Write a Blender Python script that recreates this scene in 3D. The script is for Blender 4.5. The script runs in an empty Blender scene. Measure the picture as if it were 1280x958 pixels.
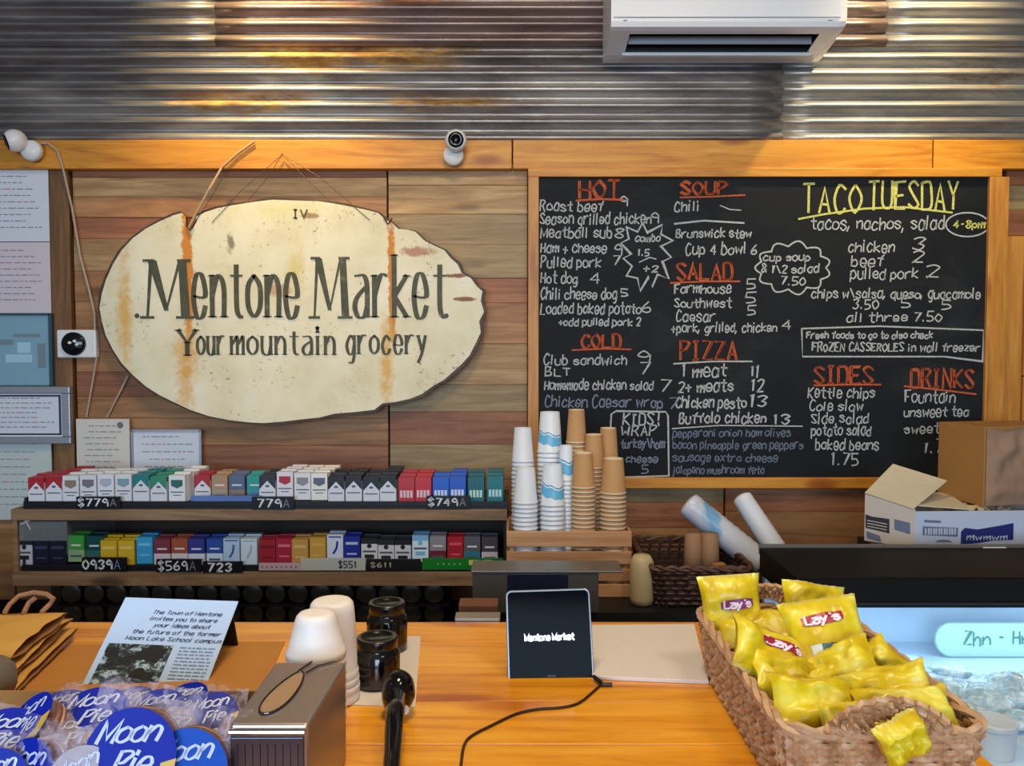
import bpy, bmesh, math, random
from mathutils import Vector, Matrix, Euler
random.seed(7)
SC = bpy.context.scene
COL = SC.collection
PI = math.pi

# ------------------------------------------------------------------ camera, light, exposure
F = 1000.0
PITCH = math.radians(2.3)
CAMZ = 1.5
cd = bpy.data.cameras.new('camera'); cam = bpy.data.objects.new('camera', cd); COL.objects.link(cam)
cd.lens = F * 36 / 1280; cd.sensor_width = 36; cd.clip_start = 0.05
cam.location = (0, 0, CAMZ); cam.rotation_euler = (PI / 2 - PITCH, 0, 0)
SC.camera = cam
W = bpy.data.worlds.new('world'); SC.world = W; W.use_nodes = True
W.node_tree.nodes['Background'].inputs[0].default_value = (.62, .78, 1, 1)
W.node_tree.nodes['Background'].inputs[1].default_value = 0.25
SC.view_settings.view_transform = 'Standard'; SC.view_settings.look = 'None'
SC.view_settings.gamma = 1; SC.view_settings.use_curve_mapping = False
SC.view_settings.exposure = -0.08

def area(name, loc, aim, sx, sy, power, col):
    l = bpy.data.lights.new(name, 'AREA'); l.shape = 'RECTANGLE'; l.size = sx; l.size_y = sy
    l.energy = power; l.color = col
    o = bpy.data.objects.new(name, l); COL.objects.link(o); o.location = loc
    o.rotation_euler = (Vector(aim) - Vector(loc)).to_track_quat('-Z', 'Y').to_euler(); return o
def spot(name, loc, aim, power, col, ang, blend, size=.03):
    l = bpy.data.lights.new(name, 'SPOT'); l.energy = power; l.color = col
    l.spot_size = math.radians(ang); l.spot_blend = blend; l.shadow_soft_size = size
    o = bpy.data.objects.new(name, l); COL.objects.link(o); o.location = loc
    o.rotation_euler = (Vector(aim) - Vector(loc)).to_track_quat('-Z', 'Y').to_euler(); return o
area('window_daylight', (-.6, -3.7, 1.9), (0, 3, 1.3), 4.2, 1.7, 225, (.60, .78, 1))
spot('ceiling_spot_sign', (-.98, 2.5, 3.33), (-.92, 3.0, 2.68), 200, (1, .74, .34), 70, 1)
spot('ceiling_spot_menu', (1.58, 2.5, 3.33), (1.42, 3.0, 2.62), 165, (1, .78, .42), 72, 1)
area('ceiling_light_counter', (-.1, 1.1, 3.2), (0, 1.3, 0), .5, .5, 30, (1, .8, .5))
area('ceiling_light_front', (.9, .2, 3.2), (.7, 2.2, .9), .5, .5, 16, (1, .82, .58))

# ------------------------------------------------------------------ pixel rays of the 1280x958 frame
def ray(px, py):
    u = (px - 640) / F; v = (479 - py) / F
    c, s = math.cos(PITCH), math.sin(PITCH)
    return Vector((u, c + v * s, -s + v * c))
def P(px, py, Y):
    d = ray(px, py); k = Y / d.y
    return Vector((d.x * k, Y, CAMZ + d.z * k))
def PZ(px, py, Z):
    d = ray(px, py); k = (Z - CAMZ) / d.z
    return Vector((d.x * k, d.y * k, Z))

# ------------------------------------------------------------------ mesh builder
class MB:
    def __init__(s): s.v = []; s.f = []; s.m = []
    def add(s, vs, fs, mi=0):
        n = len(s.v); s.v += [tuple(p) for p in vs]
        for f in fs: s.f.append([i + n for i in f]); s.m.append(mi)
        return s
    def box(s, x0, x1, y0, y1, z0, z1, mi=0, M=None):
        vs = [Vector((x, y, z)) for x in (x0, x1) for y in (y0, y1) for z in (z0, z1)]
        if M: vs = [M @ p for p in vs]
        return s.add(vs, [(0, 1, 3, 2), (4, 6, 7, 5), (0, 4, 5, 1), (2, 3, 7, 6), (0, 2, 6, 4), (1, 5, 7, 3)], mi)
    def tube(s, pts, r, seg=6, mi=0, closed=False, rad=None):
        pts = [Vector(p) for p in pts]; n = len(pts); vs = []; up = None
        for i, p in enumerate(pts):
            a = pts[(i - 1) % n] if (closed or i > 0) else p
            b = pts[(i + 1) % n] if (closed or i < n - 1) else p
            t = (b - a).normalized() if (b - a).length > 1e-9 else Vector((0, 0, 1))
            if up is None:
                up = Vector((0, 0, 1)) if abs(t.z) < .9 else Vector((1, 0, 0))
            sd = t.cross(up)
            if sd.length < 1e-6: sd = t.cross(Vector((1, .3, 0)))
            sd.normalize(); up = sd.cross(t).normalized()
            rr = rad[i] if rad else r
            for k in range(seg):
                a_ = 2 * PI * k / seg
                vs.append(p + sd * (math.cos(a_) * rr) + up * (math.sin(a_) * rr))
        fs = []
        for i in range(n if closed else n - 1):
            j = (i + 1) % n
            for k in range(seg):
                k2 = (k + 1) % seg
                fs.append((i * seg + k, j * seg + k, j * seg + k2, i * seg + k2))
        if not closed: fs += [tuple(range(seg)), tuple((n - 1) * seg + k for k in reversed(range(seg)))]
        return s.add(vs, fs, mi)
    def lathe(s, prof, seg=24, c=(0, 0, 0), mi=0, M=None, mis=None):
        vs = []; fs = []
        for r, z in prof:
            for k in range(seg):
                a = 2 * PI * k / seg
                p = Vector((c[0] + r * math.cos(a), c[1] + r * math.sin(a), c[2] + z))
                vs.append(M @ p if M else p)
        n0 = len(s.v); s.v += [tuple(p) for p in vs]
        for i in range(len(prof) - 1):
            for k in range(seg):
                k2 = (k + 1) % seg
                s.f.append([n0 + i * seg + k, n0 + i * seg + k2, n0 + (i + 1) * seg + k2, n0 + (i + 1) * seg + k])
                s.m.append(mis[i] if mis else mi)
        return s
    def prism(s, out, y0, y1, mi=0, M=None, side=None):      # outline in (x,z), extruded along y
        n = len(out)
        vs = [Vector((x, y0, z)) for x, z in out] + [Vector((x, y1, z)) for x, z in out]
        if M: vs = [M @ p for p in vs]
        s.add(vs, [tuple(range(n)), tuple(range(2 * n - 1, n - 1, -1))], mi)
        k = len(s.v) - 2 * n
        for i in range(n):
            j = (i + 1) % n
            s.f.append([k + i, k + n + i, k + n + j, k + j]); s.m.append(mi if side is None else side)
        return s
    def build(s, name, mats, parent=None, smooth=False, bevel=0, loc=None, seg=2, auto=None):
        me = bpy.data.meshes.new(name); me.from_pydata(s.v, [], s.f); me.update()
        if not isinstance(mats, (list, tuple)): mats = [mats]
        for m in mats: me.materials.append(m)
        for p, mi in zip(me.polygons, s.m): p.material_index = mi; p.use_smooth = smooth
        o = bpy.data.objects.new(name, me); COL.objects.link(o)
        if parent: o.parent = parent
        if loc is not None: o.location = loc
        if bevel:
            b = o.modifiers.new('b', 'BEVEL'); b.width = bevel; b.segments = seg; b.limit_method = 'ANGLE'; b.angle_limit = .6
        return o

def tag(o, label=None, cat=None, group=None, kind=None):
    if label: o['label'] = label
    if cat: o['category'] = cat
    if group: o['group'] = group
    if kind: o['kind'] = kind
    return o
def thing(name, label, cat, loc=(0, 0, 0), rz=0, group=None, rot=None):
    o = bpy.data.objects.new(name, None); COL.objects.link(o); o.empty_display_size = .02
    o.location = loc; o.rotation_euler = rot if rot else (0, 0, rz)
    return tag(o, label, cat, group)
def dup(root, loc=None, rot=None, label=None, group=None):
    def cp(o, par):
        c = o.copy(); COL.objects.link(c); c.parent = par
        for ch in kids.get(o, []): cp(ch, c)
        return c
    kids = {}
    def walk(o):
        kids[o] = list(o.children)
        for ch in o.children: walk(ch)
    walk(root)
    r = cp(root, None)
    if loc is not None: r.location = loc
    if rot is not None: r.rotation_euler = rot
    if label: r['label'] = label
    if group: r['group'] = group
    return r

# ------------------------------------------------------------------ materials
def srgb(c):
    if isinstance(c, str):
        c = [int(c[i:i + 2], 16) / 255 for i in (0, 2, 4)]
    return tuple(((x / 12.92) if x <= .04045 else ((x + .055) / 1.055) ** 2.4) for x in c[:3]) + (1,)
class N:
    def __init__(s, name):
        s.mat = bpy.data.materials.new(name); s.mat.use_nodes = True
        s.t = s.mat.node_tree; s.b = s.t.nodes['Principled BSDF']
    def n(s, typ, **kw):
        x = s.t.nodes.new(typ)
        for k, v in kw.items():
            if k in x.inputs and not hasattr(x, k): x.inputs[k].default_value = v
            else: setattr(x, k, v)
        return x
    def l(s, a, b): s.t.links.new(a, b)
    def math(s, op, a, b=None, clamp=False):
        x = s.t.nodes.new('ShaderNodeMath'); x.operation = op; x.use_clamp = clamp
        for i, q in enumerate((a, b)):
            if q is None: continue
            if isinstance(q, (int, float)): x.inputs[i].default_value = q
            else: s.l(q, x.inputs[i])
        return x.outputs[0]
    def mix(s, fac, a, b, mode='MIX'):
        x = s.t.nodes.new('ShaderNodeMix'); x.data_type = 'RGBA'; x.blend_type = mode
        for inp, q in ((0, fac), (6, a), (7, b)):
            if isinstance(q, (int, float, tuple)): x.inputs[inp].default_value = q
            else: s.l(q, x.inputs[inp])
        return x.outputs[2]
    def ramp(s, fac, stops):
        x = s.t.nodes.new('ShaderNodeValToRGB'); cr = x.color_ramp
        while len(cr.elements) < len(stops): cr.elements.new(.5)
        for e, (p, c) in zip(cr.elements, stops): e.position = p; e.color = c if len(c) == 4 else tuple(c) + (1,)
        s.l(fac, x.inputs[0]); return x.outputs[0]
    def coord(s, scale=(1, 1, 1), rnd=0):
        tc = s.t.nodes.new('ShaderNodeTexCoord'); mp = s.t.nodes.new('ShaderNodeMapping')
        s.l(tc.outputs['Object'], mp.inputs[0]); mp.inputs['Scale'].default_value = scale
        if rnd:
            oi = s.t.nodes.new('ShaderNodeObjectInfo'); k = s.math('MULTIPLY', oi.outputs['Random'], rnd)
            cb = s.t.nodes.new('ShaderNodeCombineXYZ')
            for i in range(3): s.l(k, cb.inputs[i])
            s.l(cb.outputs[0], mp.inputs['Location'])
        return mp.outputs[0]
    def noise(s, vec, scale, detail=3, rough=.5, dist=0):
        x = s.t.nodes.new('ShaderNodeTexNoise'); x.inputs['Scale'].default_value = scale
        x.inputs['Detail'].default_value = detail; x.inputs['Roughness'].default_value = rough
        x.inputs['Distortion'].default_value = dist
        s.l(vec, x.inputs['Vector']); return x.outputs['Fac']
    def bump(s, h, strength=.3, dist=.002):
        x = s.t.nodes.new('ShaderNodeBump'); x.inputs['Strength'].default_value = strength
        x.inputs['Distance'].default_value = dist; s.l(h, x.inputs['Height']); s.l(x.outputs[0], s.b.inputs['Normal'])
    def dist(s, c, sc=(1, 1, 1)):                    # distance from point c in object space, axes scaled
        tc = s.t.nodes.new('ShaderNodeTexCoord'); a = s.t.nodes.new('ShaderNodeVectorMath'); a.operation = 'SUBTRACT'
        s.l(tc.outputs['Object'], a.inputs[0]); a.inputs[1].default_value = c
        m = s.t.nodes.new('ShaderNodeVectorMath'); m.operation = 'MULTIPLY'; s.l(a.outputs[0], m.inputs[0]); m.inputs[1].default_value = sc
        d = s.t.nodes.new('ShaderNodeVectorMath'); d.operation = 'LENGTH'; s.l(m.outputs[0], d.inputs[0])
        return d.outputs['Value']
_mc = {}
def flat(name, c, rough=.6, metal=0, var=.06, scale=40, **kw):
    if name in _mc: return _mc[name]
    m = N(name); b = m.b; col = srgb(c)
    f = m.noise(m.coord(), scale)
    k = 1 - var; k2 = 1 + var
    cc = m.mix(f, tuple(x * k for x in col[:3]) + (1,), tuple(min(1, x * k2) for x in col[:3]) + (1,))
    m.l(cc, b.inputs['Base Color']); b.inputs['Roughness'].default_value = rough; b.inputs['Metallic'].default_value = metal
    for kk, v in kw.items(): b.inputs[kk].default_value = v
    _mc[name] = m.mat; return m.mat
def wood(name, c1, c2, c3, axis='X', rough=.55, s=1.0, rv=.22, knots=True, coat=0):
    m = N(name)
    st = {'X': (1.2, 14, 14), 'Z': (14, 14, 1.2), 'Y': (14, 1.2, 14)}[axis]
    v = m.coord(tuple(q * s for q in st), rnd=37)
    g = m.noise(v, 1.6, 6, .6, 1.2); g2 = m.noise(v, 7, 4, .7)
    f = m.math('ADD', m.math('MULTIPLY', g, .75), m.math('MULTIPLY', g2, .25))
    col = m.ramp(f, [(.3, srgb(c1)), (.5, srgb(c2)), (.7, srgb(c3))])
    if knots:
        st2 = {'X': (2.2, 6, 6), 'Z': (6, 6, 2.2), 'Y': (6, 2.2, 6)}[axis]
        vo = m.t.nodes.new('ShaderNodeTexVoronoi'); vo.inputs['Scale'].default_value = 1.0
        m.l(m.coord(tuple(q * s for q in st2), rnd=21), vo.inputs['Vector'])
        kf = m.ramp(vo.outputs['Distance'], [(.0, (1, 1, 1)), (.09, (.75, .75, .75)), (.17, (0, 0, 0))])
        col = m.mix(m.math('MULTIPLY', kf, .85), col, srgb(c1)[:3] + (1,), 'MULTIPLY')
    oi = m.t.nodes.new('ShaderNodeObjectInfo')
    k = m.math('ADD', m.math('MULTIPLY', oi.outputs['Random'], rv * 2), 1 - rv)
    hs = m.t.nodes.new('ShaderNodeHueSaturation'); m.l(k, hs.inputs['Value']); m.l(col, hs.inputs['Color'])
    m.l(hs.outputs[0], m.b.inputs['Base Color']); m.b.inputs['Roughness'].default_value = rough
    if coat: m.b.inputs['Coat Weight'].default_value = coat; m.b.inputs['Coat Roughness'].default_value = .15
    m.bump(f, .35, .0015)
    return m.mat
def emit(name, c, st):
    m = N(name); m.b.inputs['Base Color'].default_value = srgb(c)
    m.b.inputs['Emission Color'].default_value = srgb(c); m.b.inputs['Emission Strength'].default_value = st
    return m.mat

# ------------------------------------------------------------------ stroke lettering (grid 0-4 wide, base 2, x-height 6, cap 8)
G = {}
for ln in '''a ~45 26 04 12 32 44/46 42
b 08 02/~05 26 44 32 12 03
c ~45 26 04 12 32 43
d ~45 26 04 12 32 44/48 42
e ~04 44 36 16 04 12 32 43
f ~48 37 25 22/06 46
g ~45 26 04 12 32 44/~46 42 30 10
h 08 02/~04 26 45 42
i 16 12/18 17
j ~26 21 10 00/28 27
k 08 02/46 04 42
l 18 12
m 06 02/~04 15 26 22/~24 35 46 42
n 06 02/~04 26 45 42
o ~26 05 03 22 43 45 26
p 06 00/~05 26 44 32 12 03
q ~45 26 04 12 32 44/46 40
r 06 02/~04 26 46
s ~45 26 05 34 43 22 03
t ~28 23 32 42/06 46
u ~06 03 12 32 44/46 42
v 06 22 46
w 06 12 25 32 46
x 06 42/46 02
y 06 22/46 00
z 06 46 02 42
A 02 28 42/14 34
B 08 02/~08 38 37 25 05/~25 44 43 32 02
C ~47 28 05 12 32 43
D 08 02/~08 38 46 43 32 02
E 48 08 02 42/05 35
F 48 08 02/05 35
G ~47 28 05 12 32 44/44 24
H 08 02/48 42/05 45
I 28 22/18 38/12 32
J ~38 33 22 03
K 08 02/48 05 42
L 08 02 42
M 02 08 23 48 42
N 02 08 42 48
O ~28 06 04 22 44 46 28
P 02 08/~08 38 47 36 25 05
R 02 08/~08 38 47 36 25 05/25 42
S ~47 28 07 25 43 22 03
T 08 48/28 22
U ~08 03 22 43 48
V 08 22 48
W 08 12 25 32 48
X 08 42/48 02
Y 08 25 48/25 22
Z 08 48 02 42
0 ~28 06 04 22 44 46 28
1 17 28 22
2 ~07 28 47 35 02/02 42
3 ~07 28 47 25/~25 44 22 03
4 38 32/38 04 44
5 48 08 05/~05 35 43 22 02
6 ~38 05 03 22 43 35 04
7 08 48 12
8 ~28 07 25 43 22 03 25 47 28
9 ~46 28 06 25 46/46 42
+ 26 22/04 44
. 12 13
, 13 01
/ 42 08
$ ~47 28 07 25 43 22 03/29 21
! 28 24/22 23
& ~42 07 28 36 04 12 44
- 15 35
' 28 27
* 26 22/05 43/45 03'''.split('\n'):
    ch, d = ln.split(' ', 1)
    G[ch] = [(s[0] == '~', [(int(p[0]), int(p[1]) - 2) for p in s.lstrip('~').split()]) for s in d.split('/')]
NARROW = {'i': 1.6, 'l': 1.6, '.': 1.6, ',': 1.6, '!': 3, "'": 2, '1': 2.6, 'j': 2.6, 'I': 3.2, 't': 3.6, 'f': 3.8}
WIDE = {'m': 1.35, 'w': 1.25, 'M': 1.25, 'W': 1.3}
def cr(pts, n=4):
    if len(pts) < 3: return pts
    q = [pts[0]] + pts + [pts[-1]]; out = []
    for i in range(1, len(q) - 2):
        a, b, c, d = q[i - 1], q[i], q[i + 1], q[i + 2]
        for k in range(n):
            t = k / n
            out.append(tuple(.5 * (2 * b[j] + (c[j] - a[j]) * t + (2 * a[j] - 5 * b[j] + 4 * c[j] - d[j]) * t * t + (3 * b[j] - a[j] - 3 * c[j] + d[j]) * t ** 3) for j in (0, 1)))
    out.append(pts[-1]); return out
def text2d(s, h, width=None, jit=0, slant=0, gap=1.6, n=4):
    """poly-lines of a written line, cap height h, optionally fitted to width"""
    x = 0; raw = []
    for ch in s:
        if ch == ' ': x += 3.2; continue
        g = G.get(ch)
        if g is None: x += 3; continue
        k = WIDE.get(ch, 1); w = NARROW.get(ch, 4) * k
        dy = random.uniform(-jit, jit) * 1.5; ks = 1 + random.uniform(-jit, jit) * .5
        sx = x - (1 if ch in 'il.,1jI' else 0) * .6
        for sm, pts in g:
            pp = [(sx + a * k + random.uniform(-jit, jit), b * ks + dy + random.uniform(-jit, jit)) for a, b in pts]
            raw.append(((cr(pp, n) if sm else pp), sm, ch))
        x += w + gap
    tot = max(x - gap, .1); sy = h / 6; sx = (width / tot) if width else sy
    return [([(a * sx + b * sy * slant, b * sy) for a, b in pts], sm, ch) for pts, sm, ch in raw]
def ribbon(pts, w, nib=0, w2=None):
    """2d quads along a poly-line; nib>0 thins horizontal strokes"""
    quads = []; n = len(pts); L = []; R = []
    for i in range(n):
        a = pts[max(i - 1, 0)]; b = pts[min(i + 1, n - 1)]
        dx, dy = b[0] - a[0], b[1] - a[1]; l = math.hypot(dx, dy) or 1; dx /= l; dy /= l
        ww = (w * (1 - nib) + w * nib * abs(dy) ** 1.3) / 2
        sc = 1.0
        if 0 < i < n - 1:
            c1 = (pts[i][0] - a[0], pts[i][1] - a[1]); l1 = math.hypot(*c1) or 1
            cosv = abs((c1[0] * dx + c1[1] * dy) / l1); sc = 1 / max(cosv, .5)
        nx, ny = -dy * ww * sc, dx * ww * sc
        e = 0 if 0 < i < n - 1 else (ww * .4)
        ex = -dx * e if i == 0 else dx * e; ey = -dy * e if i == 0 else dy * e
        L.append((pts[i][0] + nx + ex, pts[i][1] + ny + ey)); R.append((pts[i][0] - nx + ex, pts[i][1] - ny + ey))
    for i in range(n - 1): quads.append([R[i], R[i + 1], L[i + 1], L[i]])
    return quads
def put2d(mb, polys, fn, mi=0):
    for q in polys: mb.add([fn(a, b) for a, b in q], [tuple(range(len(q)))], mi)
def write(mb, s, h, fn, w, width=None, jit=0, slant=0, nib=0, mi=0, gap=1.6, n=4, center=False):
    t = text2d(s, h, width, jit, slant, gap, n)
    off = 0
    if center:
        xs = [p[0] for pts, _, _ in t for p in pts]; off = -(min(xs) + max(xs)) / 2
    for pts, sm, ch in t:
        put2d(mb, ribbon([(a + off, b) for a, b in pts], w, nib), fn, mi)
def disc2d(cx, cy, a, b, n=24):
    return [[(cx + a * math.cos(2 * PI * k / n), cy + b * math.sin(2 * PI * k / n)) for k in range(n)]]

# ================================================================== THE SETTING
YW = 3.0                                   # face of the plank wall
m_plank = [wood('plank_tan', '7a5a3a', 'a98355', 'c8a878', s=1, rv=.12),
           wood('plank_brown', '74502f', 'a07046', 'b98a5c', s=1, rv=.12),
           wood('plank_red', '663e28', '935c3c', 'ab7650', s=1, rv=.12),
           wood('plank_grey', '6e583c', '9a8058', 'b79c74', s=1, rv=.12)]
m_pine = wood('pine_beam', 'a65e14', 'd08a28', 'e4a43e', rv=.08, rough=.45)
m_pineZ = wood('pine_upright', '9d5f20', 'c98738', 'dc9f50', 'Z', rv=.08, rough=.45)
m_black = flat('black_plastic', '0b0b0d', .45)
m_darkwall = flat('dark_backing', '120d0a', .9)
m_white = flat('white_plastic', 'e4e4e2', .35, var=.02)
m_floor = wood('floor_boards', '4a3826', '5d4832', '6d563e', 'Y', rv=.02)
m_ceil = flat('ceiling_paint', 'a39c90', .9)
m_wallp = flat('side_wall_paint', '8d7f70', .9)

def struct(name, mb, m, parent=None, **kw):
    o = mb.build(name, m, parent, **kw)
    if parent is None: o['kind'] = 'structure'
    return o
struct('floor', MB().box(-3.2, 3.2, -4, 3.1, -.05, 0), m_floor)
struct('ceiling', MB().box(-3.2, 3.2, -4, 3.1, 3.4, 3.45), m_ceil)
struct('wall_left', MB().box(-3.25, -3.2, -4, 3.1, 0, 3.4), m_wallp)
struct('wall_right', MB().box(3.2, 3.25, -4, 3.1, 0, 3.4), m_wallp)
wf = MB(); wf.box(-3.2, 3.2, -4.05, -4, 0, .9); wf.box(-3.2, 3.2, -4.05, -4, 2.9, 3.4)
wf.box(-3.2, -2.8, -4.05, -4, .9, 2.9); wf.box(2.4, 3.2, -4.05, -4, .9, 2.9)
struct('wall_front', wf, m_wallp)
wall = struct('wall_back', MB().box(-3.2, 3.2, 3.02, 3.1, 0, 3.4), m_darkwall)

def zpx(py, Y=YW): return P(640, py, Y).z
def xpx(px, Y=YW): return P(px, 479, Y).x
def plank(x0, x1, y0, y1, m, dy=0, axis='X'):
    a, b = zpx(y1), zpx(y0); g = .0003
    o = MB().box(xpx(x0) + g, xpx(x1) - g, YW - dy, YW + .02, a + g, b - g).build('plank', m, wall, bevel=.0014, seg=1)
    return o
T, B_, R_, Gy = range(4)
bayL = [(205, 222, R_), (222, 246, T), (246, 272, B_), (272, 299, R_), (299, 339, T), (339, 377, B_), (377, 410, B_), (410, 440, R_),
        (440, 465, B_), (465, 496, R_), (496, 523, B_), (523, 557, B_), (557, 592, R_), (592, 630, B_), (630, 670, R_), (670, 712, B_), (712, 750, B_)]
for a, b, k in bayL: plank(96, 485, a, b, m_plank[k], random.uniform(0, .004))
bayM = [(205, 232, T), (232, 268, T), (268, 306, Gy), (306, 348, Gy), (348, 379, R_), (379, 430, B_), (430, 481, T), (481, 515, Gy), (515, 556, R_), (556, 600, Gy), (600, 640, B_), (640, 680, R_), (680, 712, B_), (712, 750, B_)]
for a, b, k in bayM: plank(487, 659, a, b, m_plank[k], random.uniform(0, .004))
for a, b, k in [(590, 628, Gy), (628, 660, R_), (660, 694, B_), (694, 728, R_), (728, 762, B_)]: plank(661, 906, a, b, m_plank[k], random.uniform(0, .004))
for a, b, k in [(590, 640, R_), (640, 690, B_), (690, 730, R_), (730, 762, B_)]: plank(908, 1500, a, b, m_plank[k], random.uniform(0, .004))
for a, b, k in [(205, 232, R_), (232, 262, Gy), (262, 295, R_)]: plank(1252, 1560, a, b, m_plank[k], random.uniform(0, .003))
for x0, x1 in [(-430, -280), (-278, -130), (-128, 12), (14, 64)]:
    for a, b in [(205, 330), (330, 470), (470, 600), (600, 750)]: plank(x0, x1, a, b, m_plank[B_], 0)
m_post = wood('wall_post_wood', '4f3420', '77522f', '936d42', 'Z', rv=.05)
MB().box(xpx(67), xpx(93), YW - .012, YW + .02, zpx(750), zpx(208)).build('post', m_post, wall, bevel=.002, seg=1)
# pine boards right of the menu
for x0, x1, a, b in [(1250, 1274, 296, 760), (1276, 1330, 296, 470), (1276, 1330, 471, 760), (1332, 1420, 296, 760), (1422, 1540, 296, 760)]:
    MB().box(xpx(x0) + .001, xpx(x1) - .001, YW - .014, YW + .02, zpx(b), zpx(a)).build('pine_board', m_pineZ, wall, bevel=.002, seg=1)
# beam
YB = 2.955
beam = struct('trim_1', MB().box(-3.2, -3.19, YB, YW, zpx(210, YB), zpx(176, YB)), m_pine)
for x0, x1 in [(-720, 640), (641, 1160), (1161, 1900)]:
    MB().box(max(xpx(x0, YB), -3.19) + .0008, min(xpx(x1, YB), 3.19) - .0008, YB, YW + .0, zpx(211, YB), zpx(175, YB)).build('beam_board', m_pine, beam, bevel=.002, seg=1)
MB().lathe([(.004, -.004), (.004, .0), (.0, .0)], 8, M=Matrix.Translation(P(353, 193, YB)) @ Matrix.Rotation(PI / 2, 4, 'X')).build('nail', m_black, beam)

# corrugated steel above the beam
def metal(name, tint, rustc, spots, amt):
    m = N(name)
    v = m.coord((1.0, 3, 5)); v2 = m.coord((5, 9, 16))
    base = m.ramp(m.noise(v, 1.5, 5, .65, .6), [(.3, srgb(tint[0])), (.5, srgb(tint[1])), (.72, srgb(tint[2]))])
    n1 = m.noise(v, 2.6, 6, .7, .5); n2 = m.noise(v2, 3, 5, .75); n3 = m.noise(m.coord((3.5, 8, 24)), 1.0, 6, .8, .4)
    tot = None
    for c, sx, sz, k in spots:
        d = m.dist(c, (1 / sx, 0, 1 / sz))
        f = m.math('MULTIPLY', m.math('SUBTRACT', 1.0, d, True), m.math('MULTIPLY', m.math('ADD', n3, -.22), k * 4.2))
        tot = f if tot is None else m.math('MAXIMUM', tot, f)
    r = m.math('ADD', m.math('ADD', m.math('MULTIPLY', n1, .9), m.math('MULTIPLY', n2, .5)), -1.0 + amt)
    if tot is not None: r = m.math('ADD', r, tot)
    rf = m.math('MULTIPLY', r, 2.2, True)
    rc = m.ramp(m.noise(v2, 2, 5, .7), [(.3, srgb(rustc[0])), (.5, srgb(rustc[1])), (.7, srgb(rustc[2]))])
    m.l(m.mix(rf, base, rc), m.b.inputs['Base Color'])
    m.l(m.math('SUBTRACT', .7, m.math('MULTIPLY', rf, .5)), m.b.inputs['Metallic'])
    m.l(m.math('ADD', .40, m.math('MULTIPLY', rf, .22)), m.b.inputs['Roughness'])
    m.bump(n2, .25, .002)
    return m.mat
RUST = ('5c3a26', '96703c', 'c4a462')
W_ = lambda px, py: tuple(P(px, py, 2.98))
m_met1 = metal('weathered_steel_left', ('5e5858', '8a8584', 'bab6b0'), RUST,
               [(W_(430, 60), .7, .15, 1.1), (W_(300, 128), .45, .07, 1.0), (W_(700, 60), .5, .2, .25), (W_(560, 130), .6, .05, .8), (W_(100, 20), .6, .2, .15)], -.08)
m_met2 = metal('weathered_steel_right', ('747270', 'a29f9a', 'c8c4bc'), ('3f342c', '6c5a44', '8d7a5c'),
               [(W_(1240, 90), .4, .25, .5), (W_(1120, 20), .5, .12, .25)], -.02)
m_met3 = metal('weathered_steel_top', ('6c5a56', '8c7a74', 'a89a92'), ('5a2c20', '8a4c2a', 'b0763a'), [(W_(450, 0), .9, .07, .5)], .05)
def sheet(x0, x1, z0, z1, y, m, pitch=.0585, amp=.0125):
    mb = MB(); per = 12; n = int(round((z1 - z0) / pitch * per)); nx = max(2, int((x1 - x0) / .12)); vs = []
    for i in range(n + 1):
        z = z0 + (z1 - z0) * i / n
        yy = y - amp * math.cos((z - zr) / pitch * 2 * PI)
        for j in range(nx + 1): vs.append((x0 + (x1 - x0) * j / nx, yy + .0003 * math.sin(j * 1.7 + i * .05), z))
    fs = [(i * (nx + 1) + j, i * (nx + 1) + j + 1, (i + 1) * (nx + 1) + j + 1, (i + 1) * (nx + 1) + j) for i in range(n) for j in range(nx)]
    mb.add(vs, fs); o = mb.build('corrugated_sheet', m, wall, smooth=True)
    s = o.modifiers.new('s', 'SOLIDIFY'); s.thickness = .0012; s.offset = 0
    return o
zr = zpx(173, 2.98)
zt = zpx(52, 2.98)
sheet(-3.19, xpx(974, 2.97), zr - .02, zt + .02, 2.975, m_met1)
sheet(xpx(970, 2.97), 3.19, zr - .02, zt + .02, 2.977, m_met2)
sheet(-3.19, xpx(280, 2.97), zt - .02, 3.39, 2.972, m_met1)
sheet(xpx(276, 2.97), xpx(1100, 2.97), zt - .02, 3.39, 2.9705, m_met3)
sheet(xpx(1096, 2.97), 3.19, zt - .02, 3.39, 2.9725, m_met2)

# ================================================================== FRONT COUNTER
CZ = .984; CR = .60
m_ctr = wood('counter_pine', 'b8660c', 'e6981c', 'f4b43a', rv=.07, rough=.35, coat=.35, s=.8)
ctr = thing('front_counter', 'yellow pine plank checkout counter across the foreground', 'counter', (0, 0, 0))
ys = [1.505, 1.40, 1.287, 1.16, 1.03, .92, .80, .68]
for i in range(len(ys) - 1):
    MB().box(-2.2, CR, ys[i + 1] + .0006, ys[i] - .0006, CZ - .038, CZ).build('plank', m_ctr, ctr, bevel=.0018, seg=2)
m_cabw = wood('counter_side_wood', '5e4020', '7d5830', '8f6a3e', 'Z', rv=.1)
MB().box(-2.15, CR - .05, .74, 1.45, 0, CZ - .04).build('cabinet', m_cabw, ctr)

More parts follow.
